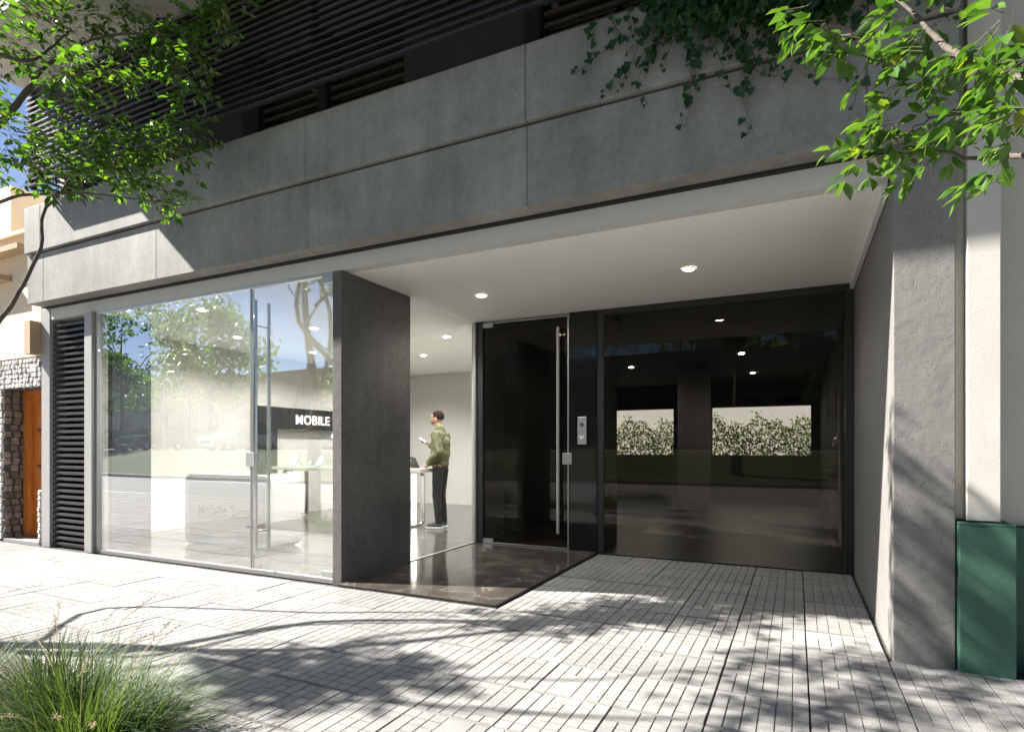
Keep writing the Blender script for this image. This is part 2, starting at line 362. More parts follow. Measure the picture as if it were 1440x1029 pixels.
# lawn bank rising to the car park opposite
lb = MB(); prof = [(-7.7, .06), (-9.5, .25), (-11.5, .75), (-13.2, 1.05)]
for (y1, z1), (y0, z0) in zip(prof[:-1], prof[1:]):
    lb.add([(-120, y0, z0), (60, y0, z0), (60, y1, z1), (-120, y1, z1)], [(0, 1, 2, 3)])
lawn = lb.build('lawn', M['lawn']); tag(lawn, kind='structure')
kerb2 = box('far_kerb', M['jamb'], None, (-120, 60, -7.72, -7.6, -.3, .07)); tag(kerb2, kind='structure')
cpark = box('car_park', P('car_park_asphalt', (.085, .083, .08), .9, var=.15), None, (-120, 60, -90, -13.2, .3, 1.05)); tag(cpark, kind='structure')

# granite entrance floor
ent = MB().box(-3.735, -2.125, 4.09, 6.70, -.02, .006).build('entrance_floor', M['grout']); tag(ent, kind='structure')
xs = [-3.735, -2.985, -2.12]; ys = [4.085, 5.13, 6.17, 6.70]
for i in range(2):
    for j in range(3):
        box('marble_tile', M['granite'], ent, (xs[i]+.0015, xs[i+1]-.0015, ys[j]+.0015, ys[j+1]-.0015, .007, .02), bevel=.001, seg=1)
box('edge_trim', M['darkmetal'], ent, (-2.117, -2.107, 4.085, 6.64, -.01, .021))

# ------------------------------------------------------------------ the building
bld = thing('building', 'modern grey concrete building with glass shopfront, covered driveway and slatted upper floor', 'building', (-4, 4.2, 0))
JX = [-8.63, -8.27, -6.10, -3.95, -1.79, .366, .80]
for a, b_ in zip(JX[:-1], JX[1:]):
    box('lower_fascia_panel', M['fascia'], bld, (a+.002, b_-.002, 3.945, 4.115, 3.03, 3.622), bevel=.004)
    box('upper_fascia_panel', M['fascia'], bld, (a+.002, b_-.002, 3.91, 4.115, 3.645, 4.205), bevel=.005)
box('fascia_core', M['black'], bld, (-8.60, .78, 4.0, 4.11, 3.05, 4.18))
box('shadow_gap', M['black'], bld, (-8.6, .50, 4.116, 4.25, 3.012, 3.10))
# floor slab behind the fascia, terrace
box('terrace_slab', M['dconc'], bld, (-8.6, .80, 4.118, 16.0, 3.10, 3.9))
# canopy ceiling
box('header_beam', M['header'], bld, (-8.53, .50, 4.150, 4.26, 2.872, 3.008))
box('canopy_ceiling', M['plaster'], bld, (-3.85, .508, 4.262, 6.80, 2.87, 2.976))
box('ceiling_trim', M['white'], bld, (.47, .507, 4.27, 6.62, 2.80, 2.868), bevel=.003)
# cast walls
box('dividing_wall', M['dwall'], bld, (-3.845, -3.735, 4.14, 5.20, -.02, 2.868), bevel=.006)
box('end_pillar', M['pillar'], bld, (.512, .812, 4.087, 6.80, -.02, 3.027), bevel=.006)
box('pillar_head', M['pillar'], bld, (.804, .815, 3.98, 6.8, 3.03, 4.2))
# left jamb and louvre bay
box('side_wall', M['jamb'], bld, (-8.72, -8.53, 4.14, 4.9, -.02, 3.02), bevel=.004)
box('louvre_post', M['jamb'], bld, (-7.72, -7.57, 4.11, 4.30, -.01, 2.868), bevel=.003)
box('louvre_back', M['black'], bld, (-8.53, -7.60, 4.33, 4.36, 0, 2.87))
ls = MB(); z = 0
o0 = None
for k in range(38):
    zz = .035+k*.0745
    if o0 is None:
        o0 = MB().prism([(4.175, -.012), (4.182, -.018), (4.285, .034), (4.285, .042), (4.20, .018), (4.175, .012)], 'x', -8.56, -7.722).build('louvre_slat', M['darkmetal'], bld); base = o0.location.copy(); o0.location.z = zz
    else:
        o = o0.copy(); COL.objects.link(o); o.location.z = zz
# shopfront
box('bottom_rail', M['alu'], bld, (-7.57, -3.85, 4.15, 4.20, -.01, .035), bevel=.002)
box('top_rail', M['alu'], bld, (-7.57, -3.85, 4.155, 4.195, 2.845, 2.870), bevel=.002)
box('glazing_post', M['alu'], bld, (-7.568, -7.535, 4.15, 4.20, .036, 2.844), bevel=.002)
box('shop_window', M['glass'], bld, (-7.534, -4.955, 4.17, 4.182, .036, 2.844))
sdoor = box('shop_door', M['glass'], bld, (-4.925, -3.862, 4.17, 4.182, .045, 2.836))
def part(name, mat, b, par, bevel=.002): return box(name, mat, par, b, bevel=bevel)
def child_world(mb, name, mat, par, **k): return mb.build(name, mat, par, **k)
box('door_edge', M['alu'], sdoor, (-4.928, -4.918, 4.166, 4.186, .045, 2.836))
box('window_edge', M['alu'], bld, (-4.952, -4.944, 4.166, 4.186, .036, 2.844))
for yy in (4.095, 4.255):
    MB().tube([(-4.79, yy, .21), (-4.79, yy, 2.70)], .017, 12).build('pull_handle', M['steel'], sdoor, smooth=False)
    for zz in (.42, 2.45): MB().tube([(-4.79, yy, zz), (-4.79, 4.17 if yy < 4.17 else 4.183, zz)], .008, 8).build('handle_bracket', M['steel'], sdoor)
box('lock_plate', M['alu'], sdoor, (-5.0, -4.86, 4.155, 4.197, 1.06, 1.20), bevel=.002)
box('patch_fitting', M['alu'], sdoor, (-3.99, -3.862, 4.158, 4.194, 2.78, 2.842), bevel=.002)
box('patch_fitting', M['alu'], sdoor, (-3.99, -3.862, 4.158, 4.194, .038, .10), bevel=.002)
# side glass of the shop
box('side_window', M['sideglass'], bld, (-3.762, -3.750, 5.202, 6.62, .03, 2.86))
box('side_window_rail', M['alu'], bld, (-3.775, -3.738, 5.202, 6.64, -.01, .029), bevel=.002)
box('side_window_post', M['alu'], bld, (-3.768, -3.738, 6.622, 6.645, .03, 2.868), bevel=.002)
# lobby door
ld = box('lobby_door', M['tint'], bld, (-3.62, -2.485, 6.66, 6.672, .04, 2.83))
box('door_jamb', M['darkmetal'], bld, (-3.737, -3.645, 6.648, 6.70, .02, 2.868))
for b_ in ((-3.62, -2.468, 6.655, 6.677, 2.832, 2.845), (-3.62, -2.468, 6.655, 6.677, .026, .038), (-2.484, -2.468, 6.655, 6.677, .038, 2.832)):
    box('door_rail', M['alu'], ld, b_)
MB().tube([(-2.585, 6.60, .21), (-2.585, 6.60, 2.70)], .019, 14).build('pull_handle', M['alu'], ld)
for zz in (.45, 2.45): MB().tube([(-2.585, 6.60, zz), (-2.585, 6.66, zz)], .009, 8).build('handle_bracket', M['alu'], ld)
box('lock_plate', M['alu'], ld, (-2.545, -2.425, 6.635, 6.69, 1.045, 1.185), bevel=.003)
box('patch_fitting', M['alu'], ld, (-3.64, -3.50, 6.65, 6.682, 2.79, 2.85), bevel=.002)
box('patch_fitting', M['alu'], ld, (-3.64, -3.50, 6.65, 6.682, .022, .08), bevel=.002)
box('entrance_panel', M['blackglass'], bld, (-2.455, -2.115, 6.64, 6.70, .02, 2.868), bevel=.002)
box('lobby_wall', M['black'], bld, (-3.735, -2.16, 7.45, 7.5, 0, 2.87))
box('lobby_floor', M['granite'], bld, (-3.735, -2.16, 6.71, 7.45, -.05, .012))
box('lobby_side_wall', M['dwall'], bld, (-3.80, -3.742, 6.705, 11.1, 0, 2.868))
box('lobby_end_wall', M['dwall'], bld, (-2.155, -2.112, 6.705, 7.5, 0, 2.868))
box('rear_ceiling', M['plaster'], bld, (-8.5, -3.853, 4.262, 11.2, 2.872, 2.97))
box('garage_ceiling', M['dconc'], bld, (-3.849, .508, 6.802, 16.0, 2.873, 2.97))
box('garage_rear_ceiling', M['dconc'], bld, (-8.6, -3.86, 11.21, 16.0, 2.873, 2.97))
# garage glazing
gw = box('driveway_window', M['tint'], bld, (-2.03, .43, 6.664, 6.676, .013, 2.80))
for b_ in ((-2.11, -2.035, 6.65, 6.69, .0, 2.868), (.435, .51, 6.65, 6.69, .0, 2.868), (-2.034, .434, 6.65, 6.69, 2.802, 2.868), (-2.034, .434, 6.655, 6.685, -.02, .012)):
    box('window_frame', M['darkmetal'], gw, b_, bevel=.002)
# garage interior
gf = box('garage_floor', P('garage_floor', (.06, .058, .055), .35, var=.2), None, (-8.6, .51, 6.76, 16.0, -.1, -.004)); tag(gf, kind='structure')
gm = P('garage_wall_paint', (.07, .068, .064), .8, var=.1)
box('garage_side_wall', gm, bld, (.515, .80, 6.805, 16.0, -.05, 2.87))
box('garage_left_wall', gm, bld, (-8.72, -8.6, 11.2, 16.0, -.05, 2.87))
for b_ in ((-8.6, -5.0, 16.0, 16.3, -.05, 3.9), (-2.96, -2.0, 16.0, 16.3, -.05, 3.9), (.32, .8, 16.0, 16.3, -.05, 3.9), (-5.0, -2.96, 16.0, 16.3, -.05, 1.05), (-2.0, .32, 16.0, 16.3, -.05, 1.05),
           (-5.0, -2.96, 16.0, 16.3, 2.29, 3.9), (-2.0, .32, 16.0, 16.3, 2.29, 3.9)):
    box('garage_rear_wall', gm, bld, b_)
box('garage_column', P('garage_column_paint', (.16, .155, .145), .8), bld, (-2.14, -1.55, 12.0, 12.35, 0, 2.87))
# shop interior shell
sf = MB().box(-8.5, -3.80, 4.205, 11.2, -.1, -.002).build('shop_floor', M['grout']); tag(sf, kind='structure')
r_ = random.Random(3)
fx = [-8.5, -7.6, -6.7, -5.8, -4.9, -3.80]; fy = [4.21+.9*k for k in range(8)]+[11.0]
for i in range(5):
    for j in range(8):
        box('floor_tile', M['intfloor'], sf, (fx[i]+.002, fx[i+1]-.002, fy[j]+.002, fy[j+1]-.002, 0, .008+r_.uniform(0, .0008)))
box('shop_back_wall', M['intwall'], bld, (-8.6, -3.75, 11.0, 11.15, 0, 2.868))
box('shop_left_wall', M['intwall'], bld, (-8.62, -8.505, 4.91, 10.98, 0, 2.868))
box('shop_right_wall', M['intwall'], bld, (-3.84, -3.802, 6.71, 10.98, 0, 2.866))
box('closet_wall', P('dark_closet_wall', (.05, .06, .075), .6, var=.2), bld, (-7.70, -7.62, 4.362, 4.86, 0, 2.868))
box('closet_back', M['intwall'], bld, (-8.50, -7.71, 4.80, 4.86, 0, 2.868))
# upper storey
ux = [(-8.5, -6.33, 'dconc'), (-6.33, -5.45, 'dconc'), (-3.31, -2.06, 'dconc')]
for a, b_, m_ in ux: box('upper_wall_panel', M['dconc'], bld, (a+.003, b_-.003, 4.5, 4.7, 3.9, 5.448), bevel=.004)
for a, b_ in ((-5.45, -5.2), (-4.36, -4.25), (-2.06, -1.92), (-.2, 0)): box('upper_post', M['black'], bld, (a, b_, 4.48, 4.72, 3.9, 5.448))
for a, b_ in ((-5.2, -4.36), (-4.25, -3.31), (-1.92, -.2)):
    ww = box('upper_window', M['blackglass'], bld, (a+.003, b_-.003, 4.60, 4.63, 3.9, 5.448))
    for k in range(10): box('blind_slat', P('brown_blind', (.07, .055, .04), .6) if k == 0 and a == -5.2 else bpy.data.materials['brown_blind'], ww, (a+.02, b_-.02, 4.53, 4.56, 4.05+.1*k, 4.085+.1*k))
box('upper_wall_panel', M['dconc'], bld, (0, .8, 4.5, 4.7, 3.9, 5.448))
box('upper_end_wall', M['cream'], bld, (-8.62, -8.52, 4.30, 16.0, 3.91, 5.446))
box('upper_rear_wall', M['cream'], bld, (-8.5, .8, 15.9, 16.0, 3.91, 5.446))
box('upper_right_wall', M['cream'], bld, (.72, .80, 4.72, 15.9, 3.91, 5.446))
box('roof_slab', P('roof_slab_render', (.50, .47, .44), .85, var=.03), bld, (-8.17, .81, 2.95, 16.1, 5.45, 5.72), bevel=.01)
# slatted screen in front of the terrace
o0 = None
for k in range(18):
    zz = 4.315+k*.0635
    if o0 is None:
        o0 = box('screen_slat', M['screen'], bld, (-8.15, .80, 3.71, 3.745, -.010, .010)); o0.location.z += zz
        s0 = box('side_screen_slat', M['screen'], bld, (-8.16, -8.12, 3.76, 4.88, -.010, .010)); s0.location.z += zz
    else:
        for q, q0 in ((o0, 'a'), (s0, 'b')):
            o = q.copy(); COL.objects.link(o); o.location.z = q.location.z+k*.0635
for x_ in (-8.12, -5.9, -3.7, -1.5, .7): box('screen_post', M['black'], bld, (x_-.02, x_+.02, 3.75, 3.80, 4.29, 5.447))

# courtyard behind
cy = box('courtyard_ground', M['asphalt'], None, (-9, 3, 16.3, 19, -.1, -.01)); tag(cy, kind='structure')
o = box('courtyard_wall', P('courtyard_white', (.6, .6, .58), .8, var=.05), None, (-9, 3, 18.7, 18.9, -.05, 3.0)); tag(o, 'white courtyard wall behind the hedge, seen through the driveway window', 'wall')

# ------------------------------------------------------------------ leaves
LV = np.array([(0, 0, 0), (.28, -.24, .06), (.30, 0, -.03), (.28, .24, .06), (.62, -.21, .03), (.66, 0, -.05), (.62, .21, .03), (1, 0, -.13)])
LF = [(0, 1, 2), (0, 2, 3), (1, 4, 5, 2), (2, 5, 6, 3), (4, 7, 5), (5, 7, 6)]
def leaf_obj_mesh(name, mat, V=LV, F=LF):
    me = bpy.data.meshes.new(name); me.from_pydata([tuple(v) for v in V], [], F); me.materials.append(mat)
    me.polygons.foreach_set('use_smooth', [True]*len(F)); return me
def basis(d, up):
    d = Vector(d).normalized(); s = up.cross(d)
    if s.length < 1e-3: s = Vector((1, 0, 0)).cross(d)
    s.normalize(); n = d.cross(s); return Matrix((d, s, n)).transposed()
def put_leaves(root, leaves, mat, nobj=300, key=None, V=LV, F=LF, name='leaf', rest='foliage'):
    """leaves: (pos, dir, up, size) in world; the first nobj by key as objects, the rest joined"""
    off = Vector(root.location)
    if key: leaves = sorted(leaves, key=key)
    me = leaf_obj_mesh(name, mat, V, F)
    for p, d, up, s in leaves[:nobj]:
        o = bpy.data.objects.new(name, me); COL.objects.link(o); o.parent = root
        o.matrix_local = Matrix.Translation(Vector(p)-off) @ basis(d, up).to_4x4() @ Matrix.Scale(s, 4)
    R = leaves[nobj:]
    if R:
        n = len(V); vs = np.zeros((len(R)*n, 3)); fs = []
        for i, (p, d, up, s) in enumerate(R):
            B = np.array(basis(d, up)); vs[i*n:(i+1)*n] = (V*s*random.choice((1, .9, 1.1))) @ B.T + np.array(Vector(p)-off)
            fs += [tuple(k+i*n for k in f) for f in F]
        m2 = bpy.data.meshes.new(rest); m2.from_pydata(vs.tolist(), [], fs); m2.materials.append(mat)
        m2.polygons.foreach_set('use_smooth', [True]*len(fs))
        o = bpy.data.objects.new(rest, m2); COL.objects.link(o); o.parent = root; o['kind'] = 'stuff'
def rv(s=1): return Vector((random.gauss(0, s), random.gauss(0, s), random.gauss(0, s)))
def twig_leaves(start, d, L, step, size, twigs, leaves, droop=.5, r=.0022):
    """a twig with alternate drooping leaves"""
    p = Vector(start); d = Vector(d).normalized(); pts = [p.copy()]; n = max(2, int(L/step)); side = 1
    for k in range(n):
        d = (d+Vector((0, 0, -.05*droop))+rv(.08)).normalized(); p = p+d*step; pts.append(p.copy())
        sd = d.cross(Vector((0, 0, 1))); sd = sd.normalized() if sd.length > .01 else Vector((1, 0, 0))
        for s_ in ((side,) if k < n-1 else (1, -1)):
            ld = (d*.55+sd*s_*.75+Vector((0, 0, -.35*droop))+rv(.22)).normalized()
            up = (Vector((0, 0, 1))+rv(.45)).normalized()
            leaves.append((p+ld*.01, ld, up, size*random.uniform(.6, 1.25)))
        side = -side
    leaves.append((p, d, (Vector((0, 0, 1))+rv(.3)).normalized(), size*1.1))
    twigs.tube(pts, [r*(1-.6*i/len(pts)) for i in range(len(pts))], 4, False)
camp = Vector((0, 0, 1.25))
def viskey(l):
    p = Vector(l[0]); F = -.4363*p.x+.8998*p.y; R = .8998*p.x+.4363*p.y
    if F < .3: return 1e3+p.length
    px = 720+825*R/F; py = 629-825*(p.z-1.25)/F
    if not (0 < px < 1440 and 0 < py < 1029): return 1e3+p.length
    return -l[3]/F
def cluster(c, rad, n, size, twigs, leaves, squash=.7, L=.22, droop=.5, step=None):
    for _ in range(n):
        v = rv().normalized(); v.z *= squash; rr = rad*random.random()**.6
        s = Vector(c)+v*rr*.55; d = (v+Vector((.1, .1, -.1))+rv(.3)).normalized()
        twig_leaves(s, d, L*random.uniform(.6, 1.3), step or size*.62, size, twigs, leaves, droop)

# ---- street tree on the left
lt = thing('street_tree', 'leafy street tree whose branches hang over the upper left of the facade', 'tree', (-7.3, .95, 0))
tw = MB(); lv = []
LC = [(-5.04,2.22,4.15),(-4.97,2.37,4.09),(-5.01,2.57,4.46),(-4.58,2.33,3.83),(-4.28,2.37,3.84),(-4.87,2.75,4.62),(-4.62,2.87,4.59),(-4.39,2.87,4.35),(-4.12,2.89,4.26),(-4.21,3.07,4.59),(-4.0,2.84,3.98),(-4.59,2.78,4.27),(-4.1,3.23,4.79),(-4.7,2.05,3.33),(-4.55,2.13,3.16),(-4.45,2.29,3.09),(-4.54,2.47,3.61),(-4.48,2.61,3.56),(-4.39,2.76,3.51),(-4.29,2.92,3.51),(-4.36,2.66,3.23),(-4.2,2.74,3.12),(-4.47,2.39,3.31),(-4.58,2.22,3.35),(-4.15,2.88,3.7),(-4.4,2.54,3.23),(-5.27,2.11,3.84),(-5.06,1.99,3.23),(-5.66,2.14,4.44),(-5.4,2.38,4.63)]
def fb(p):
    k = min(1.2, 3.45/p[1]); return (p[0]*k, p[1]*k, 1.25+(p[2]-1.25)*k)
LC = [fb(c) for c in LC]
for i, c in enumerate(LC):
    cluster(c, .22, 25, .070, tw, lv, L=.2)
SCc = [(-7.51,.83,4.6),(-7.59,1.01,4.8),(-7.41,.61,4.5),(-7.13,.86,4.7),(-7.34,.76,4.7),(-7.19,.59,4.5),(-7.83,.62,4.6),(-7.29,1.79,5),(-7.35,1.85,5.2),(-6.95,2.19,5.2),(-6.67,2.81,5.3),(-6.27,2.64,5.2),(-6.16,2.85,5.4),(-6.03,1.76,4.8),(-5.75,1.77,4.8),(-5.68,1.97,5),(-5.42,1.97,5),(-5.16,2.16,5),(-4.9,2.05,5),(-4.65,2.06,5),(-5.27,1.24,4.6),(-5.0,1.45,4.6),(-4.82,1.47,4.7),(-4.63,1.58,4.8),(-4.37,1.78,4.8),(-5.5,1.23,4.5),(-5.07,1.82,4.8),(-5.34,1.54,4.8)]
for i, c in enumerate(SCc):
    if i in (13, 14, 25): continue
    small = 7 <= i <= 12
    cluster(c, .12 if small else (.17 if i < 7 else .18), 5 if small else (44 if i < 7 else 16), .08, tw, lv, L=.16 if small else .24)
PC = [(-3.97,2.57,5.2),(-4.05,2.51,5.2),(-4.11,2.54,5.4),(-4.38,2.38,5),(-4.6,2.36,4.9),(-4.15,2.35,5.2),(-4.25,2.3,5.2),(-4.41,2.27,5),(-4.85,2.24,5.6)]
for c in PC: cluster(c, .12, 12, .08, tw, lv, L=.18)
tw.build('twig', M['twig'], lt)['kind'] = 'stuff'
put_leaves(lt, lv, M['leaf'], 300, viskey)
MB().tube([(-7.3,.95,-.2),(-7.28,.96,.5),(-7.22,1.0,1.3),(-7.1,1.05,2.0)], [.15,.12,.11,.105], 14).build('trunk', M['bark'], lt, smooth=True)
def limb(pts, r0, r1, n=8):
    m = len(pts); rs = [r0+(r1-r0)*i/(m-1) for i in range(m)]
    # densify with slight wobble
    P_ = []; R_ = []
    for i in range(m-1):
        for k in range(4):
            t = k/4; a, b_ = Vector(pts[i]), Vector(pts[i+1])
            pr = Vector(pts[max(i-1, 0)]); nx = Vector(pts[min(i+2, m-1)])
            q = .5*((2*a)+(b_-pr)*t+(2*pr-5*a+4*b_-nx)*t*t+(-pr+3*a-3*b_+nx)*t**3)
            P_.append(q+rv(.003)); R_.append(rs[i]+(rs[i+1]-rs[i])*t)
    P_.append(Vector(pts[-1])); R_.append(r1)
    MB().tube(P_, R_, n).build('branch', M['bark'], lt_cur, smooth=True)
lt_cur = lt
limb([(-7.1,1.05,1.9),(-6.3,1.35,1.75),*map(fb, [(-5.41,1.82,1.45),(-4.89,2.08,2.12),(-4.81,2.17,2.37),(-4.75,2.25,2.64),(-4.74,2.26,2.89),(-4.70,2.35,3.06),(-4.54,2.47,3.41),(-4.5,2.6,3.64)])], .024, .006)
limb([(-7.1,1.05,1.95),(-6.2,1.3,2.4),*map(fb, [(-5.31,1.65,2.63),(-4.76,2.02,2.88),(-4.65,2.13,2.95),(-4.45,2.29,2.98),(-4.34,2.45,3.01),(-4.03,2.82,3.02)])], .02, .004)
limb([(-7.15,1.03,1.9),(-6.3,1.3,2.3),*map(fb, [(-5.4,1.71,2.76),(-4.95,2.06,3.42),(-4.87,2.19,3.68),(-4.82,2.27,3.89),(-4.79,2.35,4.02),(-4.66,2.63,4.34),(-4.18,2.87,4.34)])], .042, .006)
limb([(-7.1,1.05,1.95),(-6.4,1.5,3.3),*map(fb, [(-5.46,1.91,4.08),(-5.01,2.13,3.99),(-4.84,2.26,3.99),(-4.9,2.52,4.39)])], .04, .006)
limb([(-7.1,1.05,1.95),(-7.3,1.1,3.3),(-7.5,1.0,4.4),(-7.55,1.35,4.5),(-7.06,1.98,4.6)], .075, .008)
limb([(-7.45,1.0,4.2),(-8.13,.72,4.4),(-9.17,.22,4.4),(-9.89,-.17,4.45)], .012, .004)
limb([(-7.3,1.1,3.5),(-7.8,1.0,4.0),(-7.89,1.08,4.4),(-7.55,1.35,4.4),(-7.0,1.98,4.5),(-6.5,2.6,5.2)], .012, .004)
limb([(-7.5,.9,4.0),(-8.39,.2,4.4),(-7.3,.65,4.4),(-6.64,.75,4.4),(-6.33,.77,4.4),(-5.95,.92,4.4)], .024, .006)
limb([(-7.4,.95,4.1),(-7.7,.76,4.4),(-6.8,.97,4.4),(-6.33,1.22,4.4),(-5.87,1.42,4.4),(-5.55,1.69,4.4),(-5.14,2.13,4.6)], .022, .006)
limb([(-7.2,1.0,3.6),(-7.0,.5,4.2),(-6.83,.66,4.4),(-6.15,.88,4.4),(-5.52,1.08,4.4),(-4.93,1.45,4.4),(-4.5,2.15,5.0),(-4.1,2.5,5.2)], .028, .006)

# ---- street tree on the right
rt = thing('street_tree', 'street tree whose bright green sunlit branch reaches into the upper right corner', 'tree', (2.6, 1.1, 0)); lt_cur = rt
tw = MB(); lv = []
RC = [(.02,2.12,2.66),(.09,2.04,2.54),(.13,2.01,2.46),(.22,2.11,2.49),(.29,2.25,2.65),(.34,2.11,2.48),(.41,2.09,2.36),(.32,2.04,2.39),(.45,2.0,2.35),(.49,1.91,2.34),(.47,1.95,2.21),(.31,2.09,2.31),(.24,2.11,2.21),(.18,2.03,2.13),(.27,2.07,2.13),(.33,2.16,2.12),(.37,2.18,2.21),(.44,2.27,2.18),(.45,2.0,2.17),(.5,1.91,2.05),(.48,1.9,1.97),(.48,1.79,2.16),(.41,2.2,2.58),(.5,1.8,2.05),(.55,1.82,2.22),(.25,2.07,2.23),(.45,2.22,2.25)]
for c in RC:
    for _ in range(5):
        s = Vector(c)+rv(.018); twig_leaves(s, (Vector((-.6, .05, -.12))+rv(.45)), random.uniform(.05, .11),   .026, .054, tw, lv, 1.0, .0011)
for _ in range(30): cluster((random.uniform(.9, 2.8), random.uniform(.3, 1.8), random.uniform(2.6, 4.2)), .3, 10, .07, tw, lv)
tw.build('twig', M['twig'], rt)['kind'] = 'stuff'
put_leaves(rt, lv, M['leaf2'], 300, viskey)
MB().tube([(2.6,1.1,-.2),(2.55,1.12,.6),(2.5,1.12,1.6),(2.4,1.15,2.2),(2.1,1.2,3.2),(1.9,1.1,4)], [.13,.1,.09,.07,.05,.02], 12).build('trunk', M['bark'], rt, smooth=True)
limb([(2.4,1.15,2.0),(1.5,1.5,1.95),(.76,1.7,1.99),(.52,1.92,2.19),(.45,2.0,2.29),(.39,2.08,2.41),(.32,2.21,2.63),(.22,2.33,2.85)], .022, .003)
limb([(2.4,1.15,1.9),(1.4,1.5,1.85),(.76,1.7,1.87),(.52,1.92,2.0),(.47,2.06,2.06),(.4,2.14,2.13),(.31,2.13,2.14),(.18,2.03,2.11)], .012, .0015)
limb([(.60,1.86,2.12),(.52,1.92,2.19),(.43,2.04,2.35),(.33,2.05,2.36),(.23,2.06,2.4),(.13,2.01,2.44)], .007, .0015)
limb([(.60,1.86,2.10),(.52,1.92,2.16),(.47,2.01,2.18),(.35,2.06,2.2),(.29,2.08,2.18),(.23,2.11,2.18)], .005, .0012)

# ---- ivy over the parapet
IVV = np.array([(0,0,0),(-.12,-.32,.02),(.25,-.5,.06),(.3,0,-.04),(.25,.5,.06),(-.12,.32,.02),(.62,-.3,.03),(.65,0,-.04),(.62,.3,.03),(1.05,0,-.08)])
IVF = [(0,1,2,3),(0,3,4,5),(3,2,6,7),(3,7,8,4),(7,6,9),(7,9,8)]
iv = thing('ivy', 'dark green ivy trailing over the parapet at the upper right', 'ivy', (-.2, 4.05, 4.2))
vm_ = MB(); lv = []
def vine(x, z0, dx, L, dens=1.0):
    p = Vector((x, 3.885, z0)); pts = [Vector((x, 4.0, 4.22)), Vector((x, 3.9, 4.215)), p.copy()] if z0 > 4.1 else [p.copy()]
    n = int(L/.035); d = Vector((dx, 0, -1))
    for k in range(n):
        d = (d+Vector((random.gauss(0, .25), 0, random.gauss(0, .2)-.05))).normalized(); p = p+d*.035
        p.y = 3.895 if p.z > 3.64 else 3.925
        pts.append(p+Vector((0, random.uniform(-.01, .0), 0)))
        if random.random() < .62*dens:
            ld = Vector((random.gauss(0, .45), -.25, -1)).normalized(); q = p+Vector((random.gauss(0, .02), -random.uniform(.01, .05), 0))
            lv.append((q, ld, (Vector((0, -1, .25))+rv(.35)).normalized(), random.uniform(.035, .07)*(.6 if k > n-4 else 1)))
    vm_.tube(pts, .0022, 4, False)
for _ in range(100): vine(random.uniform(-.95, .62), 4.2, random.gauss(0, .9), random.uniform(.25, .8))
for _ in range(16): vine(random.uniform(-1.3, -.5), 4.2, random.gauss(.4, .5), random.uniform(.1, .4), .8)
for _ in range(8): vine(random.uniform(-.5, .3), 3.9, random.gauss(0, .9), random.uniform(.3, .6), .8)
for x_, z_ in ((-.62, 3.75), (-.3, 3.6), (.0, 3.55), (.2, 3.6)): vine(x_, z_, .5, .45, .6)
for _ in range(2000):
    x_ = random.uniform(-.75, .75); dpt = max(.08, .56-.9*abs(x_-.05)**1.5*1.1); z_ = 4.28-random.random()**1.25*dpt
    y_ = random.uniform(3.78, 3.9) if z_ < 4.2 else random.uniform(3.80, 4.2)
    lv.append((Vector((x_, y_, z_)), Vector((random.gauss(0, .5), -.3, -1)).normalized(), (Vector((0, -1, .5))+rv(.5)).normalized(), random.uniform(.04, .075)))
vm_.build('stem', M['vine'], iv)['kind'] = 'stuff'
put_leaves(iv, lv, M['ivy'], 300, viskey, IVV, IVF)

# ---- courtyard hedge
hd = thing('hedge', 'sunlit leafy hedge in the courtyard seen through the dark driveway window', 'hedge', (-2.3, 18.2, 0))
lv = []
for _ in range(9000):
    x_ = random.uniform(-6, 1.4); top = 2.02+.14*math.sin(x_*5.1)+.1*math.sin(x_*11.7+1)
    z_ = random.uniform(.2, 1) if random.random() < .12 else random.uniform(.9, top+random.gauss(0, .05))
    lv.append((Vector((x_, 18.15+random.gauss(0, .12), z_)), (rv()+Vector((0, -.5, -.4))).normalized(), (Vector((0, -1, .6))+rv(.6)).normalized(), random.uniform(.06, .11)))
put_leaves(hd, lv, M['hedgeleaf'], 0)
st = MB()
for k in range(16):
    x_ = -5.8+k*.46; st.tube([(x_, 18.2, -.05), (x_+random.gauss(0, .08), 18.2, 1.0), (x_+random.gauss(0, .15), 18.2, 1.8)], [.02, .014, .005], 5)
st.build('stem', M['bark'], hd)['kind'] = 'stuff'

